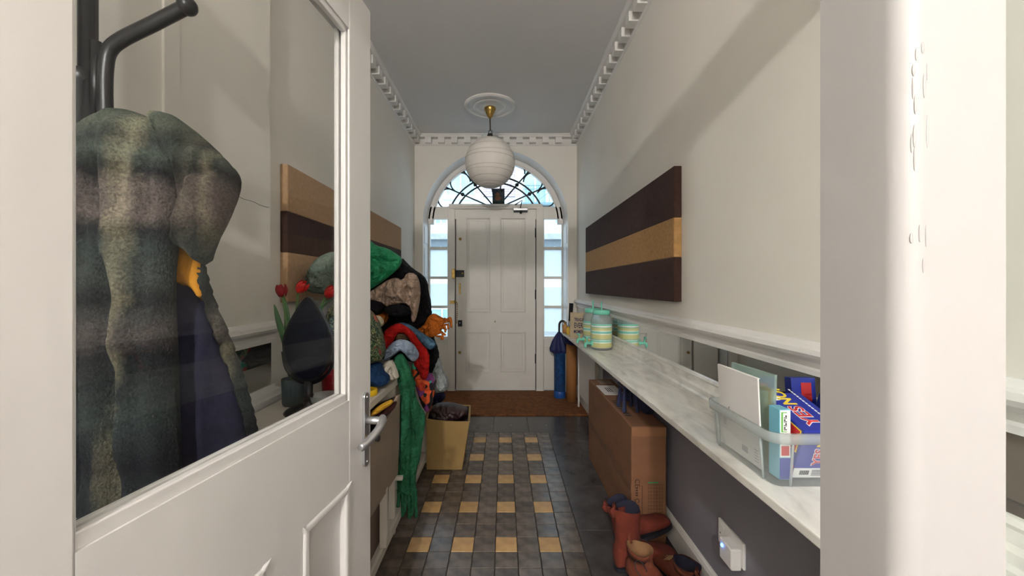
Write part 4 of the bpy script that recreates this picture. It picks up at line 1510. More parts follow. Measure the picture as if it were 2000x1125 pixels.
# ---- umbrella stand, umbrella, cardboard tube
BLUEP = M('speckled_blue_metal', lin(30, 70, 120), 0.4, var=0.5, scale=45)
us = empty('umbrella_stand', (0.592, 4.09, 0.012), 'tall narrow blue umbrella stand beside the front door', 'umbrella stand')
part(MB().lathe([(0, 0), (0.058, 0), (0.059, 0.01), (0.060, 0.47), (0.063, 0.475), (0.063, 0.48), (0.056, 0.48), (0.055, 0.02), (0, 0.02)], (0.592, 4.09, 0.012), 28), 'tube_body', BLUEP, us, True)
part(MB().lathe([(0.0605, 0.0), (0.062, 0.002), (0.062, 0.07), (0.0605, 0.072)], (0.592, 4.09, 0.012), 28), 'base_band', M('bright_blue_metal', lin(36, 84, 160), 0.4), us, True)
um = empty('umbrella', (0.588, 4.09, 0.04), 'furled navy umbrella with a dark crook handle in the blue stand', 'umbrella')
NAVY = M('navy_nylon', lin(24, 34, 88), 0.6, var=0.2, scale=20, bump=0.2, bscale=60)
mm = MB()
prof = [(0.004, 0.05), (0.03, 0.15), (0.045, 0.35), (0.058, 0.47), (0.088, 0.50), (0.094, 0.53), (0.075, 0.60), (0.045, 0.66), (0.020, 0.70), (0.008, 0.71)]
nn = 40
vs, fs = [], []
for r, h in prof:
    for i in range(nn):
        a = 2 * PI * i / nn
        k = 1 + (0.13 * math.sin(a * 8 + h * 6) if h > 0.45 else 0.05 * math.sin(a * 8))
        rr = r * k if h > 0.49 else min(r * k, 0.05)
        vs.append((0.588 + rr * math.cos(a), 4.09 + rr * math.sin(a) * 0.8, h))
for j in range(len(prof) - 1):
    for i in range(nn):
        fs.append((j * nn + i, j * nn + (i + 1) % nn, (j + 1) * nn + (i + 1) % nn, (j + 1) * nn + i))
mm.add(vs, fs)
part(mm, 'canopy', NAVY, um, True)
hk = bez([(0.588, 4.09, 0.66), (0.588, 4.09, 0.76), (0.592, 4.088, 0.80), (0.615, 4.082, 0.825), (0.645, 4.075, 0.812), (0.652, 4.073, 0.78)], 30)
part(MB().tube(hk, 0.012, 10), 'crook_handle', M('dark_brown_wood', lin(44, 32, 28), 0.4), um, True)
tu = empty('cardboard_tube', (0.695, 3.96, 0.012), 'tall tan cardboard tube standing between the blue stand and the shelf', 'tube')
TUBE = M('tan_cardboard_tube', lin(156, 106, 58), 0.75, var=0.18, scale=8, stretch=(1, 1, 0.3))
part(MB().lathe([(0, 0.0), (0.054, 0), (0.054, 0.61), (0.048, 0.61), (0.048, 0.05), (0, 0.05)], (0.695, 3.96, 0.012), 30), 'tube_body', TUBE, tu, True)
puff('navy_cloth', [(1099, 655), (1112, 655), (1126, 664), (1126, 676), (1112, 674), (1101, 670)], 3.90, 0.045, NAVY, 'crumpled navy cloth lying over the mouth of the cardboard tube', 'cloth', amp=0.006, freq=30)

# ---- rust coloured boots
SUEDE = M('rust_suede', lin(104, 40, 26), 0.9, var=0.22, scale=22, bump=0.25, bscale=300, bdist=0.002)
SUEDE2 = M('brown_suede', lin(108, 52, 32), 0.9, var=0.22, scale=22, bump=0.25, bscale=300, bdist=0.002)
SOLE = M('dark_boot_sole', lin(22, 22, 30), 0.7, var=0.2)
LINING = M('navy_boot_lining', lin(24, 26, 46), 0.9, var=0.2)
TANL = M('tan_leather_lining', lin(140, 104, 70), 0.8, var=0.2)


def boot(label, mtx, mat, lining, shaft=0.215, laces=False):
    """an ankle boot, toe along +x, standing on z = 0"""
    e = empty('ankle_boot', tuple(mtx.translation), label, 'boot', 'rust ankle boots on the floor')
    m = MB()
    st = [(-0.072, 0.020, 0.075), (-0.066, 0.034, 0.10), (-0.04, 0.038, 0.115), (0.0, 0.038, 0.118), (0.04, 0.037, 0.108), (0.08, 0.041, 0.082), (0.12, 0.046, 0.066), (0.16, 0.045, 0.056), (0.185, 0.036, 0.047), (0.200, 0.020, 0.036)]
    nn = 16
    rings = []
    for x, w, h in st:
        ring = []
        for i in range(nn):
            a = 2 * PI * i / nn
            c, s = math.cos(a), math.sin(a)
            y = w * math.copysign(abs(c) ** 0.75, c)
            z = 0.016 + (h - 0.016) * (0.5 + 0.5 * math.copysign(abs(s) ** 0.7, s))
            ring.append((x, y, z))
        rings.append(ring)
    m.add([v for r in rings for v in r], [(j * nn + i, j * nn + (i + 1) % nn, (j + 1) * nn + (i + 1) % nn, (j + 1) * nn + i) for j in range(len(st) - 1) for i in range(nn)]
          + [tuple(range(nn)), tuple((len(st) - 1) * nn + i for i in range(nn))])
    sh_ = [(0.07, -0.014, 0.058, 0.0385), (0.10, -0.016, 0.055, 0.041), (0.13, -0.02, 0.050, 0.042), (shaft * 0.8, -0.022, 0.052, 0.045), (shaft - 0.004, -0.024, 0.056, 0.048), (shaft, -0.024, 0.055, 0.047), (shaft - 0.002, -0.024, 0.050, 0.042), (0.12, -0.02, 0.044, 0.036)]
    rings = []
    for k, (z, cx, rx, ry) in enumerate(sh_):
        rings.append([(cx + rx * math.cos(2 * PI * i / 20) + 0.002 * math.sin(i * 1.3 + k), ry * math.sin(2 * PI * i / 20), z + (0.006 * math.sin(4 * PI * i / 20) if k in (4, 5, 6) else 0)) for i in range(20)])
    outer_ = rings[:6]
    m.add([v for r in outer_ for v in r], [(j * 20 + i, j * 20 + (i + 1) % 20, (j + 1) * 20 + (i + 1) % 20, (j + 1) * 20 + i) for j in range(5) for i in range(20)])
    o = m.xf(mtx).build('upper', mat, None, True)
    at0(o, e)
    m = MB()
    inn = rings[5:]
    m.add([v for r in inn for v in r], [(j * 20 + i, j * 20 + (i + 1) % 20, (j + 1) * 20 + (i + 1) % 20, (j + 1) * 20 + i) for j in range(2) for i in range(20)] + [tuple(40 + i for i in range(20))])
    at0(m.xf(mtx).build('lining', lining, None, True), e)
    out = []
    for i in range(32):
        a = 2 * PI * i / 32
        x = 0.064 + 0.141 * math.cos(a)
        w = (0.040 if x < 0.04 else 0.040 + 0.008 * min(1, (x - 0.04) / 0.08)) * abs(math.sin(a)) ** 0.55
        out.append((x, math.copysign(w, math.sin(a))))
    m = MB().prism(out, 'XY', 0, 0.017)
    at0(m.xf(mtx).build('sole', SOLE, None, False), e)
    m = MB()
    m.tube([(-0.078, 0, shaft - 0.03), (-0.088, 0, shaft), (-0.082, 0, shaft + 0.02), (-0.072, 0, shaft - 0.01)], 0.006, 6, flat=2.0)
    at0(m.xf(mtx).build('pull_tab', mat, None, True), e)
    if laces:
        m = MB()
        for k in range(4):
            x = 0.05 + k * 0.016
            z = 0.105 - k * 0.011
            m.tube([(x, -0.03, z - 0.008), (x + 0.004, 0, z + 0.004), (x, 0.03, z - 0.008)], 0.0025, 6)
        at0(m.xf(mtx).build('lace', INK if laces == 2 else TANL, None, True), e)
    else:
        pts = [(0.02 + 0.03 * math.cos(a), -0.0405, 0.105 + 0.028 * math.sin(a)) for a in [0.3 + 5.4 * i / 20 for i in range(21)]]
        at0(MB().tube(pts, 0.0018, 5).xf(mtx).build('stitched_seam', INK, None, True), e)
    return e


def bmat(loc, yaw, pitch=0.0, roll=0.0, s=1.0):
    return Matrix.Translation(loc) @ Matrix.Rotation(math.radians(yaw), 4, 'Z') @ Matrix.Rotation(math.radians(pitch), 4, 'Y') @ Matrix.Rotation(math.radians(roll), 4, 'X') @ Matrix.Scale(s, 4)


boot('tall rust suede boot standing in front of the carton', bmat((0.545, 1.640, 0.0), 14, 0, 0, 1.05), SUEDE, LINING, 0.245)
boot('rust suede boot tipped up behind the tall boot, toe on the carton', bmat((0.575, 1.725, 0.060), 8, -16, 0, 0.95), SUEDE, LINING, 0.20)
boot('brown suede boot with a tan collar in front of the tall boot', bmat((0.555, 1.520, 0.0), -62, 0, 0, 1.0), SUEDE2, TANL, 0.150)
boot('brown suede boot lying by the skirting with its toe to the wall socket', bmat((0.700, 1.500, 0.0), 100, 0, 0, 1.0), SUEDE2, LINING, 0.130, laces=1)

# ------------------------------------------------------------------ left side: coat on its stand
def plaid():
    g = lin
    z = lambda y: CH - (y - VY) / F * 0.78
    zst = [(z(1200), g(34, 40, 44)), (z(960), g(50, 58, 58)), (z(880), g(26, 28, 40)), (z(800), g(62, 72, 70)), (z(730), g(44, 52, 52)), (z(690), g(24, 25, 34)), (z(650), g(92, 88, 84)), (z(615), g(72, 74, 72)),
           (z(590), g(34, 38, 42)), (z(540), g(72, 80, 76)), (z(490), g(64, 74, 72)), (z(455), g(36, 42, 46)), (z(425), g(112, 106, 100)), (z(375), g(104, 98, 94)), (z(345), g(34, 38, 42)),
           (z(310), g(84, 94, 86)), (z(290), g(58, 66, 64)), (z(260), g(94, 102, 90)), (z(215), g(84, 94, 84)), (z(150), g(80, 90, 84))]
    zst = [(c, tuple(min(1, 1.05 * v ** 1.30) for v in (q[0], q[1] * 0.95, q[2])) + (1,)) for c, q in zst]
    x = lambda px: (px - VX) / F * 0.725 - 0.055
    k = (0.0, 0.0, 0.0, 1)
    xst = [(x(100), k), (x(190), k), (x(208), k), (x(228), g(90, 84, 66)), (x(234), g(90, 84, 66)), (x(254), k), (x(318), k), (x(335), g(60, 58, 50)), (x(350), k), (x(366), g(88, 84, 68)), (x(384), k), (x(470), k)]
    return ramp_mat('plaid_wool', 'Z', zst, 0.95, distort=0.022, dscale=16, bump=0.9, bscale=420, mixvar=0.30, extra=('X', xst, -0.05, 'SCREEN'))


PLAID = plaid()
NAVYL = M('navy_fleece', lin(26, 26, 50), 0.9, var=0.15, scale=30, bump=0.4, bscale=260)
MUST = M('mustard_cloth', lin(206, 140, 34), 0.85, var=0.1, scale=14, bump=0.2, bscale=200)
ctr = empty('plaid_coat', (-0.80, 0.80, 0.50), 'fuzzy grey green plaid coat with navy lining on the black stand', 'coat')
body = [(100, 330), (130, 280), (160, 248), (195, 226), (228, 211), (250, 214), (285, 226), (312, 240), (335, 275), (348, 330), (352, 400), (342, 470), (334, 560), (338, 640), (342, 760), (346, 900), (350, 1060), (352, 1190), (100, 1190)]
puff('coat_body', body, 0.77, 0.055, PLAID, None, None, root=ctr, back=0.05, amp=0.010, freq=7, stretch=(2.0, 0.45), R=0.09, seed=3, step=0.012,
     folds=[([(236, 330), (232, 450), (244, 640), (262, 800), (280, 1190)], 0.012, -0.034), ([(275, 250), (268, 420), (290, 700), (310, 1190)], 0.014, 0.022), ([(318, 240), (318, 420), (312, 600)], 0.007, -0.026), ([(335, 330), (322, 560), (330, 900)], 0.010, 0.020), ([(190, 300), (180, 700), (160, 1100)], 0.016, 0.026), ([(205, 400), (200, 1100)], 0.010, -0.022)])
sleeve = [(298, 232), (308, 219), (330, 221), (350, 232), (400, 270), (440, 310), (460, 334), (465, 350), (460, 380), (440, 430), (415, 478), (403, 520), (392, 515), (372, 492), (346, 478), (352, 420), (362, 390), (356, 340), (335, 300)]
puff('sleeve', sleeve, 0.785, 0.05, PLAID, None, None, root=ctr, back=0.045, amp=0.007, freq=14, R=0.05, seed=5, step=0.008,
     folds=[([(368, 400), (400, 350), (455, 345)], 0.008, -0.014), ([(345, 260), (420, 310)], 0.012, 0.008), ([(380, 470), (420, 440)], 0.006, -0.008)])
puff('lining', [(328, 530), (350, 545), (378, 560), (396, 580), (420, 630), (446, 690), (468, 750), (486, 810), (500, 862), (490, 1000), (470, 1190), (328, 1190)], 0.86, 0.03, NAVYL, 'navy fleece lining', None, root=ctr, back=0.03, amp=0.006, freq=7, stretch=(1.6, 0.5), R=0.06, seed=8, step=0.014)
puff('coat_edge', [(388, 500), (400, 515), (412, 570), (440, 636), (466, 702), (486, 770), (506, 848), (508, 900), (494, 900), (480, 830), (458, 750), (430, 680), (408, 620), (394, 570)], 0.845, 0.016, PLAID, None, None, root=ctr, back=0.014, amp=0.004, freq=20, R=0.012, seed=9, step=0.009)
puff('mustard_lining', [(332, 470), (352, 466), (388, 488), (393, 540), (398, 590), (388, 580), (374, 560), (350, 556), (330, 530)], 0.835, 0.022, MUST, 'mustard yellow lining', None, root=ctr, back=0.02, amp=0.004, freq=14, R=0.03, seed=2, step=0.008)

rk = empty('coat_stand', (-0.87, 0.82, 0), 'black metal coat stand with angled pegs behind the glazed door', 'coat stand')
SD = 0.82


def s3(px, py, d=SD):
    return tuple(P(px, py, d))


pxs = s3(172, 558)[0]
part(MB().tube([(pxs, SD, 0.02), (pxs, SD, 1.92)], 0.016, 14), 'pole', BLACK, rk, True)
part(MB().tube([(pxs - 0.022, SD - 0.02, 1.45), (pxs - 0.022, SD - 0.02, 1.92)], 0.009, 10), 'pole_rail', BLACK, rk, True)
part(MB().lathe([(0.019, 1.47), (0.023, 1.475), (0.023, 1.63), (0.026, 1.635), (0.026, 1.655), (0.019, 1.66)], (pxs - 0.012, SD, 0), 14), 'clamp_sleeve', BLACK, rk, True)
part(MB().lathe([(0, 0), (0.075, 0), (0.075, 0.012), (0.03, 0.03), (0.018, 0.06), (0, 0.06)], (pxs, SD, 0), 24), 'base', BLACK, rk, True)
armp = bez([s3(206, 235), s3(204, 180), s3(206, 128), s3(214, 98), s3(240, 76), s3(300, 46), s3(362, 14)], 42)
part(MB().tube(armp, 0.0125, 10, flat=1.2), 'peg', BLACK, rk, True)
part(MB().ball(s3(366, 12), 0.019, 12), 'peg_knob', BLACK, rk, True)
part(MB().tube([s3(188, 82), s3(189, 230)], 0.011, 8), 'peg_plate', BLACK, rk, True)
for yy in (118, 176):
    part(MB().tube([s3(176, yy), s3(208, yy)], 0.006, 8), 'peg_bolt', IRON, rk, True)
part(MB().tube([s3(292, 50), s3(232, 70)], 0.004, 6), 'peg_grip', STEEL, rk, True)

# ------------------------------------------------------------------ bench with cloth bins
BT = 0.75
BX0, BX1, BY0, BY1 = -0.885, -0.515, 1.22, 2.62
bn = empty('storage_bench', (-0.70, 1.9, 0), 'white storage bench with cloth bins along the left wall', 'bench')
BWH = M('bench_white', lin(206, 200, 190), 0.5, var=0.04)
part(MB().box(BX0, BX1, BY0, BY1, BT - 0.03, BT), 'bench_top', BWH, bn, bevel=0.003)
for y in (BY0, 1.85, BY1 - 0.018):
    part(MB().box(BX0, BX1 - 0.012, y, y + 0.018, 0.0, BT - 0.03), 'side_panel', BWH, bn, bevel=0.001)
part(MB().box(BX0, BX0 + 0.006, BY0, BY1, 0.06, BT - 0.03), 'back_panel', BWH, bn)
part(MB().box(BX1 - 0.012, BX1 + 0.002, BY0, BY1, 0.045, 0.085), 'front_rail', BWH, bn, bevel=0.002)
part(MB().box(BX0, BX1 - 0.012, BY0, BY1, 0.06, 0.075), 'bottom_board', BWH, bn)
part(MB().box(BX1 - 0.014, BX1 + 0.016, 1.63, 1.652, 0.085, 0.335), 'centre_post', BWH, bn, bevel=0.002)
part(MB().box(BX1 - 0.30, BX1 + 0.045, 1.772, 1.79, 0.300, 0.318), 'bin_runner', BWH, bn, bevel=0.002)

CANV = M('beige_canvas', lin(150, 134, 118), 0.9, var=0.07, scale=10, bump=0.3, bscale=500)
CANV2 = M('yellow_board', lin(152, 124, 76), 0.9, var=0.07, scale=10, bump=0.3, bscale=500)
DKLIN = M('dark_bin_lining', lin(44, 30, 30), 0.6, var=0.3, scale=14, bump=0.4, bscale=40)


def open_bin(name, label, b, t, mat, group, dip=0.0, wall=0.012):
    """open cloth box: b, t = four bottom and top corners (world), rim sagging by dip"""
    e = empty(name, tuple(sum((Vector(q) for q in b), Vector()) / 4), label, 'storage bin', group)
    b = [Vector(q) for q in b]
    t = [Vector(q) for q in t]
    N_ = 8
    ob, ot = [], []
    for i in range(4):
        for k in range(N_):
            u = k / N_
            ob.append(b[i].lerp(b[(i + 1) % 4], u))
            q = t[i].lerp(t[(i + 1) % 4], u)
            q.z -= dip * math.sin(PI * u)
            ot.append(q)
    cb, ctp = sum(b, Vector()) / 4, sum(t, Vector()) / 4
    ib = [cb.lerp(v, 0.93) + Vector((0, 0, 0.01)) for v in ob]
    it = [ctp.lerp(v, 0.93) for v in ot]
    for v, o_ in zip(it, ot):
        v.z = o_.z
    n_ = len(ob)
    ms = MB().add(ob + ot + it, [(i, (i + 1) % n_, (i + 1) % n_ + n_, i + n_) for i in range(n_)] + [(i + n_, (i + 1) % n_ + n_, (i + 1) % n_ + 2 * n_, i + 2 * n_) for i in range(n_)] + [tuple(range(n_))])
    part(ms, 'bin_wall', mat, e)
    part(MB().add(ib + it, [(i, (i + 1) % n_, (i + 1) % n_ + n_, i + n_) for i in range(n_)] + [tuple(range(n_))]), 'bin_lining', DKLIN, e)
    part(MB().tube([v for v in ot], 0.004, 6, closed=True), 'bin_rim', mat, e, True)
    return e


open_bin('canvas_bin', 'beige canvas bin tilted out under the bench top beside the door handle',
         [(-0.86, 1.26, 0.32), (-0.512, 1.26, 0.32), (-0.497, 1.80, 0.32), (-0.86, 1.80, 0.32)], [(-0.86, 1.26, 0.68), (-0.498, 1.26, 0.66), (-0.492, 1.81, 0.685), (-0.86, 1.81, 0.68)], CANV, 'bins of the storage bench', 0.05)
open_bin('canvas_bin', 'brown canvas bin on the bottom of the bench',
         [(-0.86, 1.26, 0.076), (-0.545, 1.26, 0.076), (-0.545, 1.80, 0.076), (-0.86, 1.80, 0.076)], [(-0.86, 1.26, 0.29), (-0.54, 1.26, 0.29), (-0.54, 1.80, 0.29), (-0.86, 1.80, 0.29)], M('brown_canvas', lin(110, 92, 82), 0.9, var=0.1, bump=0.3, bscale=400), 'bins of the storage bench')
b_ = [P(828, 915, 2.50), P(902, 923, 2.50), P(902, 923, 2.50) + Vector((0.0, 0.27, 0)), P(828, 915, 2.50) + Vector((0.0, 0.27, 0))]
for v in b_:
    v.z = 0.002
    v.x = max(v.x, -0.505)
t_ = [P(832, 819, 2.47), P(917, 824, 2.47), P(919, 796, 2.79), P(840, 792, 2.79)]
t_[2].z = t_[1].z + 0.004
t_[3].z = t_[0].z + 0.02
open_bin('cardboard_bin', 'open tan storage box with dark lining standing on the tiles', b_, t_, CANV2, 'bins of the storage bench', 0.006)
puff('brown_leather_bag', [(836, 806), (846, 790), (870, 786), (895, 790), (914, 797), (912, 812), (880, 822), (845, 820)], 2.64, 0.08, M('dark_brown_leather', lin(52, 32, 32), 0.45, var=0.2, bump=0.3, bscale=60), 'dark brown leather bag stuffed in the tan storage box', 'bag', amp=0.01, freq=22)
puff('yellow_glove', [(724, 805), (735, 796), (750, 786), (765, 780), (768, 788), (752, 798), (738, 808), (726, 813)], 1.55, 0.03, M('bright_yellow_knit', lin(214, 164, 40), 0.9, var=0.1, bump=0.4, bscale=200), 'yellow knitted glove sticking out of the beige bin', 'glove', amp=0.005, freq=30)
puff('maroon_cloth', [(726, 812), (745, 800), (768, 784), (776, 785), (770, 800), (745, 822), (728, 828)], 1.60, 0.04, M('maroon_cloth', lin(60, 22, 22), 0.9, var=0.2), 'maroon cloth inside the beige bin', 'cloth', amp=0.006, freq=30)

# ------------------------------------------------------------------ the heap of clothes
def cloth(name, col, var=0.12, bump=0.35, bs=300, rough=0.88, wr=0.8):
    return M(name, lin(*col), rough, var=var, scale=16, bump=bump, bscale=bs, wr=wr, spec=0.15 if rough > 0.7 else 0.4)


G = 'clothes heaped on the bench'
BLK = cloth('black_cloth', (12, 11, 15))
puff('black_coat', [(680, 640), (682, 590), (698, 540), (740, 512), (790, 515), (828, 540), (842, 600), (846, 660), (858, 690), (856, 715), (842, 735), (822, 730), (816, 703), (740, 702), (700, 700), (682, 690)], 2.26, 0.19, BLK, 'big black coat at the bottom of the clothes heap', 'coat', G, back=0.22, amp=0.02, freq=8, seed=1)
puff('grey_green_cap', [(598, 562), (600, 535), (614, 512), (634, 496), (654, 490), (660, 500), (652, 530), (646, 560), (640, 575), (605, 572)], 1.80, 0.06, cloth('sage_grey_cloth', (104, 118, 108)), 'sage grey hood slumped beside the green jacket', 'hat', G, amp=0.012, freq=10, seed=4)
puff('green_jacket', [(646, 560), (652, 520), (668, 488), (700, 472), (722, 468), (735, 480), (758, 485), (780, 499), (786, 506), (778, 525), (764, 536), (750, 548), (738, 556), (724, 565), (700, 578), (665, 580)], 1.97, 0.06, cloth('emerald_nylon', (22, 128, 84), bump=0.1, rough=0.55), 'emerald green jacket thrown on top of the clothes heap', 'jacket', G, back=0.10, amp=0.026, freq=13, seed=6, step=0.008,
     folds=[([(728, 478), (740, 500), (722, 545)], 0.012, 0.018), ([(735, 500), (782, 505)], 0.012, 0.022), ([(670, 500), (675, 570)], 0.012, 0.014), ([(745, 488), (735, 502)], 0.008, -0.014), ([(760, 512), (750, 545)], 0.012, -0.012)])
puff('black_backpack', [(742, 560), (750, 532), (768, 520), (786, 503), (792, 510), (806, 524), (828, 538), (836, 552), (837, 570), (843, 590), (842, 625), (832, 640), (812, 648), (780, 640), (752, 620)], 2.13, 0.11, cloth('black_nylon', (9, 8, 12), rough=0.72), 'bulging black backpack under the taupe coat', 'backpack', G, back=0.07, amp=0.012, freq=12, seed=7)
puff('taupe_coat', [(716, 585), (722, 570), (740, 558), (760, 545), (775, 542), (786, 548), (795, 532), (812, 534), (819, 548), (822, 566), (820, 590), (815, 615), (810, 630), (803, 628), (803, 600), (790, 592), (772, 596), (758, 600), (742, 594), (722, 592)], 1.985, 0.045, cloth('taupe_leather', (150, 128, 112), bump=0.12, rough=0.5), 'taupe leather coat lying on the black backpack', 'coat', G, amp=0.018, freq=17, seed=8, step=0.006,
     folds=[([(756, 550), (752, 595)], 0.006, -0.030), ([(790, 545), (800, 590)], 0.010, -0.050), ([(776, 550), (790, 590)], 0.014, 0.020), ([(812, 545), (812, 610)], 0.010, 0.018), ([(735, 568), (740, 592)], 0.012, 0.012)])
sl_ = empty('dark_sleeves', tuple(P(762, 600, 1.93)), 'pair of dark cuffs poking out under the taupe coat', 'cuffs', G)
for pts in ([(718, 584), (730, 586), (750, 592), (752, 606), (740, 616), (718, 612)], [(752, 600), (768, 594), (786, 594), (800, 602), (804, 612), (790, 620), (764, 618), (752, 610)]):
    puff('cuff', pts, 1.94, 0.04, BLK, None, None, root=sl_, amp=0.004, freq=20, seed=3)
puff('cream_scarf', [(728, 618), (740, 615), (750, 624), (749, 636), (740, 640), (742, 628), (732, 624)], 1.90, 0.02, cloth('cream_cloth', (190, 176, 152)), 'cream cuff curling beside the floral bag', 'scarf', G, amp=0.003)
puff('rust_jumper', [(716, 604), (745, 606), (760, 616), (752, 634), (738, 640), (716, 622)], 1.99, 0.05, cloth('rust_wool', (142, 74, 24), bump=0.7, bs=180), 'rust jumper squeezed under the dark cuffs', 'jumper', G, amp=0.008)

os_ = empty('orange_fringed_scarf', tuple(P(845, 640, 2.15)), 'burnt orange wool scarf with a fringed end', 'scarf', G)
ORW = cloth('burnt_orange_wool', (158, 84, 24), bump=0.8, bs=200)
puff('scarf_body', [(806, 652), (822, 634), (838, 616), (848, 611), (860, 618), (868, 622), (868, 634), (860, 650), (846, 660), (828, 658)], 2.10, 0.035, ORW, None, None, root=os_, amp=0.008, freq=22, seed=4)
rf = random.Random(8)
for k in range(9):
    a = k / 8
    p0 = P(868 - a * 16, 622 + a * 34, 2.09)
    L = rf.uniform(9, 16)
    p1 = P(868 - a * 16 + L, 622 + a * 34 + rf.uniform(-6, 6), 2.06)
    p2 = P(868 - a * 16 + L * 1.1, 622 + a * 34 + rf.uniform(4, 12), 2.05)
    part(MB().tube(bez([p0, p0.lerp(p1, 0.5), p1, p2], 12), [0.007] * 10 + [0.005] * 3 if False else 0.0058, 6), 'fringe', ORW, os_, True)

puff('blue_jumper', [(772, 634), (782, 629), (800, 633), (822, 648), (846, 664), (854, 671), (850, 678), (842, 684), (834, 681), (816, 664), (798, 648), (778, 642)], 1.965, 0.035, cloth('blue_grey_knit', (62, 90, 112), bump=0.6, bs=260), 'blue grey knitted sleeve lying across the heap', 'jumper', G, amp=0.004, freq=24, seed=9)
puff('red_scarf', [(746, 684), (748, 650), (760, 638), (778, 630), (792, 636), (808, 648), (822, 670), (839, 686), (839, 720), (834, 742), (822, 742), (818, 722), (806, 712), (812, 700), (808, 680), (796, 656), (780, 648), (770, 662), (764, 684), (755, 690)], 1.93, 0.03, cloth('deep_red_wool', (150, 18, 14), bump=0.6, bs=220), 'deep red wool scarf looped over the heap', 'scarf', G, amp=0.007, freq=20, seed=10, step=0.009,
     folds=[([(815, 665), (822, 735)], 0.006, -0.016), ([(832, 690), (830, 738)], 0.008, 0.010)])
puff('brown_fur_collar', [(768, 660), (774, 646), (788, 644), (800, 652), (802, 664), (784, 668)], 1.985, 0.04, cloth('brown_fur', (92, 72, 52), var=0.5, bump=1.0, bs=160), 'brown fur collar inside the red scarf', 'collar', G, amp=0.01, freq=40)
puff('pale_blue_knit', [(750, 704), (752, 686), (762, 672), (778, 662), (795, 664), (808, 672), (818, 688), (818, 698), (810, 707), (800, 703), (790, 690), (782, 684), (772, 692), (758, 704)], 1.855, 0.045, cloth('pale_blue_wool', (138, 152, 172), var=0.2, bump=0.9, bs=160), 'pale blue fluffy knit draped over the bench edge', 'jumper', G, amp=0.008, freq=24, seed=11, step=0.008,
     folds=[([(755, 690), (780, 680), (800, 700)], 0.005, -0.012)])
def patches():
    m, nt, bs, lk = base_mat('patchwork_print')
    N = nt.nodes
    tc = N.new('ShaderNodeTexCoord')
    vo = N.new('ShaderNodeTexVoronoi')
    vo.inputs['Scale'].default_value = 26
    lk.new(tc.outputs['Object'], vo.inputs['Vector'])
    sp = N.new('ShaderNodeSeparateColor')
    lk.new(vo.outputs['Color'], sp.inputs[0])
    rp = N.new('ShaderNodeValToRGB')
    rp.color_ramp.interpolation = 'CONSTANT'
    cols = [lin(18, 16, 20), lin(212, 84, 40), lin(18, 16, 22), lin(64, 160, 134), lin(120, 56, 120), lin(20, 18, 22), lin(196, 60, 40)]
    el = rp.color_ramp.elements
    while len(el) < len(cols):
        el.new(0.5)
    for i, e in enumerate(el):
        e.position = i / len(cols)
    for i, e in enumerate(el):
        e.color = cols[i]
    lk.new(sp.outputs[0], rp.inputs[0])
    lk.new(rp.outputs[0], bs.inputs['Base Color'])
    bs.inputs['Roughness'].default_value = 0.85
    return m


def floral():
    m, nt, bs, lk = base_mat('dark_floral_print')
    N = nt.nodes
    tc = N.new('ShaderNodeTexCoord')
    nz = N.new('ShaderNodeTexNoise')
    nz.inputs['Scale'].default_value = 24
    nz.inputs['Distortion'].default_value = 2.5
    lk.new(tc.outputs['Object'], nz.inputs['Vector'])
    rp = N.new('ShaderNodeValToRGB')
    el = rp.color_ramp.elements
    st = [(0.30, lin(16, 26, 24)), (0.42, lin(30, 62, 42)), (0.50, lin(58, 96, 60)), (0.545, lin(190, 178, 130)), (0.57, lin(34, 60, 44)), (0.68, lin(24, 34, 30)), (0.74, lin(168, 60, 56))]
    while len(el) < len(st):
        el.new(0.5)
    for e, (p, c) in zip(el, st):
        e.position = p
    for e, (p, c) in zip(el, st):
        e.color = c
    lk.new(nz.outputs['Fac'], rp.inputs[0])
    vo = N.new('ShaderNodeTexVoronoi')
    vo.inputs['Scale'].default_value = 11
    lk.new(tc.outputs['Object'], vo.inputs['Vector'])
    r2 = N.new('ShaderNodeValToRGB')
    e2 = r2.color_ramp.elements
    e2[0].position, e2[0].color = 0.20, (1, 1, 1, 1)
    e2[1].position, e2[1].color = 0.27, (0, 0, 0, 1)
    lk.new(vo.outputs['Distance'], r2.inputs[0])
    mx = N.new('ShaderNodeMix')
    mx.data_type = 'RGBA'
    lk.new(r2.outputs[0], mx.inputs[0])
    lk.new(rp.outputs[0], mx.inputs[6])
    mx.inputs[7].default_value = lin(196, 96, 72)
    lk.new(mx.outputs[2], bs.inputs['Base Color'])
    bs.inputs['Roughness'].default_value = 0.5
    return m


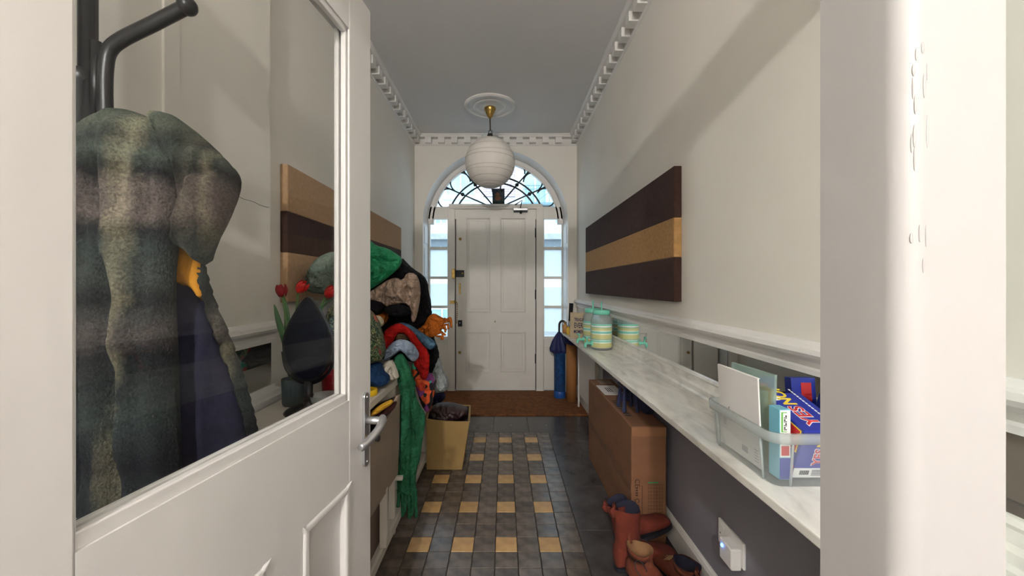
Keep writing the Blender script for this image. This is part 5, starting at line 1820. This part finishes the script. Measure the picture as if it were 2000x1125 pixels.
puff('patterned_blouse', [(800, 716), (812, 704), (828, 730), (842, 726), (850, 742), (848, 775), (842, 800), (834, 806), (824, 792), (816, 768)], 2.06, 0.05, patches(), 'black blouse with orange, teal and purple patches hanging off the bench', 'blouse', G, amp=0.012, freq=20, seed=12)
puff('grey_wool_scarf', [(838, 684), (850, 682), (860, 700), (866, 726), (878, 748), (874, 762), (862, 766), (848, 766), (844, 740), (840, 710)], 2.27, 0.06, cloth('grey_wool', (146, 152, 154), var=0.2, bump=0.9, bs=160), 'grey wool scarf hanging off the far end of the bench', 'scarf', G, amp=0.006, freq=26, seed=13)
gs = empty('green_scarf', tuple(P(798, 860, 1.87)), 'long green wool scarf trailing from the bench to the floor', 'scarf', G)
GRW = cloth('green_wool', (44, 108, 76), var=0.25, bump=0.8, bs=180)
puff('scarf_body', [(766, 702), (780, 690), (790, 693), (802, 720), (810, 745), (812, 775), (822, 795), (831, 806), (830, 830), (824, 870), (820, 900), (814, 915), (812, 940), (813, 962), (800, 968), (786, 966), (776, 960), (775, 930), (778, 900), (781, 850), (781, 800), (782, 770), (774, 735)], 1.865, 0.028, GRW, None, None, root=gs, amp=0.010, freq=16, seed=14, stretch=(2.2, 0.6), step=0.009,
     folds=[([(782, 700), (800, 760), (802, 850), (800, 960)], 0.007, -0.018), ([(792, 700), (812, 790), (818, 880)], 0.008, 0.014), ([(786, 800), (786, 950)], 0.008, 0.010)])
for k, (xa, L) in enumerate(((778, 30), (785, 48), (791, 40), (798, 52), (805, 46), (811, 50))):
    pts = [P(xa, 955, 1.865), P(xa + 1, 955 + L * 0.5, 1.86), P(xa + (k % 2) * 3 - 1, 960 + L, 1.855)]
    part(MB().tube(bez(pts, 12), 0.0085, 7), 'fringe', GRW, gs, True)
puff('blue_bundle', [(848, 770), (862, 764), (870, 770), (869, 780), (858, 788), (846, 786)], 2.80, 0.05, cloth('navy_red_cloth', (34, 36, 66), var=0.4), 'dark blue bundle on the floor behind the tan storage box', 'bundle', amp=0.01, freq=30)

puff('floral_bag', [(640, 640), (646, 602), (664, 586), (690, 584), (722, 606), (734, 622), (744, 648), (751, 680), (748, 702), (735, 708), (700, 712), (665, 712), (644, 700)], 1.66, 0.09, floral(), 'dark floral printed bag standing on the bench', 'bag', G, back=0.09, amp=0.010, freq=10, seed=15, R=0.05)
puff('blue_denim_cloth', [(690, 712), (722, 708), (742, 710), (745, 728), (757, 736), (758, 752), (736, 754), (690, 756)], 1.66, 0.07, cloth('denim', (32, 62, 104)), 'folded blue denim lying on the bench top', 'jeans', G, back=0.09, amp=0.006, freq=20)
puff('white_cloth', [(742, 716), (756, 704), (768, 704), (776, 725), (780, 740), (758, 744), (744, 732)], 1.76, 0.035, cloth('off_white_cloth', (190, 184, 170)), 'off white cloth under the green scarf', 'cloth', G, amp=0.008, freq=26)

# yellow lid, red pot, bowl, vase, mirror, tulips on the bench
o = MB().lathe([(0, 0), (0.040, 0), (0.042, 0.004), (0.042, 0.020), (0.040, 0.024), (0.034, 0.024), (0.033, 0.019), (0, 0.019)], (-0.566, 1.585, BT), 28).build('yellow_dish', M('yellow_plastic', lin(224, 184, 30), 0.4, var=0.05), None, True)
tag(auto(o), 'round bright yellow dish on the edge of the white bench', 'dish')
rp_ = empty('red_pot', (-0.66, 1.53, BT), 'red pot under the floral bag on the bench', 'pot')
part(MB().lathe([(0, 0), (0.048, 0), (0.054, 0.10), (0.058, 0.102), (0.058, 0.115), (0.052, 0.115), (0.048, 0.01), (0, 0.01)], (-0.655, 1.50, BT), 28), 'pot_body', M('red_enamel', lin(176, 22, 36), 0.35, var=0.08), rp_, True)
bw = empty('glass_bowl', (-0.652, 1.40, BT), 'little glass bowl of brown keepsakes on the bench', 'bowl')
part(MB().lathe([(0.018, 0.001), (0.022, 0.004), (0.036, 0.016), (0.046, 0.036), (0.050, 0.056), (0.048, 0.056), (0.042, 0.034), (0.030, 0.018), (0, 0.010)], (-0.652, 1.395, BT), 26), 'bowl_wall', JAR, bw, True)
for k in range(6):
    a = k * 1.05
    part(MB().ball((-0.652 + 0.018 * math.cos(a), 1.395 + 0.018 * math.sin(a), BT + 0.026 + 0.004 * (k % 2)), 0.010, 8, sz=0.7), 'keepsake', M('brown_nut', lin(140, 96, 50), 0.5), bw, True)

vx, vy = -0.800, 1.455
va = empty('tulip_vase', (vx, vy, BT), 'dark ribbed vase of red tulips on the bench', 'vase')
m = MB()
nn = 48
pr = [(0.033, 0.0), (0.036, 0.01), (0.037, 0.06), (0.038, 0.10), (0.035, 0.10), (0.034, 0.02)]
vs = []
for r, h in pr:
    for i in range(nn):
        a = 2 * PI * i / nn
        k = 1 + 0.035 * math.cos(a * 16)
        vs.append((vx + r * k * math.cos(a), vy + r * k * math.sin(a), BT + h))
m.add(vs, [(j * nn + i, j * nn + (i + 1) % nn, (j + 1) * nn + (i + 1) % nn, (j + 1) * nn + i) for j in range(len(pr) - 1) for i in range(nn)] + [tuple(range(nn))])
part(m, 'vase_body', M('slate_ceramic', lin(70, 84, 88), 0.4, var=0.1), va, True)
STEM = M('tulip_stem', lin(84, 120, 62), 0.6, var=0.15)
LEAF = M('tulip_leaf', lin(58, 104, 58), 0.5, var=0.2)
TRED = M('tulip_red', lin(196, 26, 24), 0.5, var=0.2, scale=40)
TDRK = M('tulip_dark_red', lin(140, 12, 26), 0.5, var=0.2, scale=40)


def tulip(px, py, d, tilt, mat, label):
    h = P(px, py, d)
    e = empty('tulip', (vx, vy, BT + 0.05), label, 'flower', 'tulips in the vase')
    base = Vector((vx, vy, BT + 0.04))
    ax = Vector((math.sin(tilt), -0.1, math.cos(tilt))).normalized()
    b0 = h - ax * 0.024
    st = bez([base, base.lerp(b0, 0.35) + Vector((0, 0, 0.05)), base.lerp(b0, 0.75) + Vector((0, 0, 0.03)), b0], 24)
    part(MB().tube(st, 0.0042, 7), 'stem', STEM, e, True)
    fm2 = frame_mat(b0, Vector((1, 0, 0)) - ax * ax.x, ax)       # local y = axis
    for k in range(6):
        a = k * PI / 3 + (0.2 if k % 2 else 0)
        rr = 1.0 if k % 2 else 0.9
        vs, fs = [], []
        nu, nv = 6, 4
        for u in range(nu + 1):
            t = u / nu
            w = 0.62 * math.sin(PI * min(0.98, 0.10 + 0.84 * t)) ** 0.8
            rad = 0.021 * rr * math.sin(PI * (0.14 + 0.62 * t)) ** 0.7
            for v in range(nv + 1):
                q = a + (v / nv - 0.5) * 2 * w
                vs.append(fm2 @ Vector((rad * math.cos(q), t * 0.046, rad * math.sin(q))))
        for u in range(nu):
            for v in range(nv):
                i = u * (nv + 1) + v
                fs.append((i, i + 1, i + nv + 2, i + nv + 1))
        ob = MB().add(vs, fs).build('petal', mat, None, True)
        sd = ob.modifiers.new('thick', 'SOLIDIFY')
        sd.thickness = 0.0012
        at0(ob, e)
    return e


tulip(550, 567, 1.44, -0.10, TDRK, 'dark red tulip with a closed bloom by the pier')
tulip(590, 560, 1.43, 0.75, TRED, 'bright red tulip leaning over the black table mirror')
tulip(646, 570, 1.42, 0.85, TRED, 'orange red tulip drooping in front of the green jacket')


def leaf(pts, w):
    c = bez([P(*p) for p in pts], 20)
    vs, fs = [], []
    n_ = len(c)
    for i, p in enumerate(c):
        t = i / (n_ - 1)
        q = w * math.sin(PI * (0.12 + 0.86 * t)) ** 0.8
        vs += [p + Vector((-q, 0.0, 0)), p + Vector((0, -0.006, 0)) , p + Vector((q, 0.0, 0))]
    for i in range(n_ - 1):
        for k in range(2):
            a = i * 3 + k
            fs.append((a, a + 1, a + 4, a + 3))
    ob = part(MB().add(vs, fs), 'leaf', LEAF, va, True)
    sd = ob.modifiers.new('thick', 'SOLIDIFY')
    sd.thickness = 0.0015


leaf([(566, 735, 1.45), (560, 680, 1.44), (545, 630, 1.44), (536, 595, 1.45)], 0.014)
leaf([(572, 735, 1.45), (575, 670, 1.44), (590, 620, 1.43), (602, 595, 1.42)], 0.018)
leaf([(568, 735, 1.46), (562, 660, 1.46), (560, 610, 1.46), (552, 575, 1.46)], 0.012)
leaf([(575, 735, 1.45), (582, 690, 1.42), (605, 650, 1.40), (628, 600, 1.40), (650, 585, 1.40)], 0.012)

tmx, tmy = -0.700, 1.375
tmr = empty('table_mirror', (tmx, tmy, BT), 'black oval table mirror on a round pedestal foot', 'mirror')
part(MB().lathe([(0, 0), (0.078, 0), (0.080, 0.004), (0.074, 0.010), (0.03, 0.016), (0.016, 0.024), (0.014, 0.05), (0.017, 0.058), (0.014, 0.066), (0.015, 0.11), (0, 0.11)], (tmx, tmy, BT), 32), 'pedestal', BLACK, tmr, True)
m = MB()
oc = BT + 0.245
out = []
for i in range(40):
    a = 2 * PI * i / 40
    k = 1 - 0.52 * max(0, math.sin(a)) ** 1.4
    out.append((tmx + 0.090 * math.cos(a) * k, oc + (0.165 if math.sin(a) > 0 else 0.14) * math.sin(a)))
m = MB().prism(out, 'XZ', tmy - 0.010, tmy + 0.010)
part(m, 'mirror_frame', BLACK, tmr, bevel=0.004)
inn = [(tmx + (x - tmx) * 0.9, oc + (z - oc) * 0.92) for x, z in out]
part(MB().prism(inn, 'XZ', tmy - 0.0112, tmy - 0.0095), 'mirror_glass', M('dark_mirror_glass', (0.012, 0.014, 0.026, 1), 0.35, 0.0, var=0.1, spec=0.06), tmr)
yk = [(tmx - 0.092, tmy, oc - 0.03), (tmx - 0.080, tmy, oc - 0.09), (tmx - 0.045, tmy, oc - 0.13), (tmx, tmy, oc - 0.145), (tmx + 0.045, tmy, oc - 0.13), (tmx + 0.080, tmy, oc - 0.09), (tmx + 0.092, tmy, oc - 0.03)]
part(MB().tube(bez(yk, 30), 0.006, 8), 'yoke', BLACK, tmr, True)
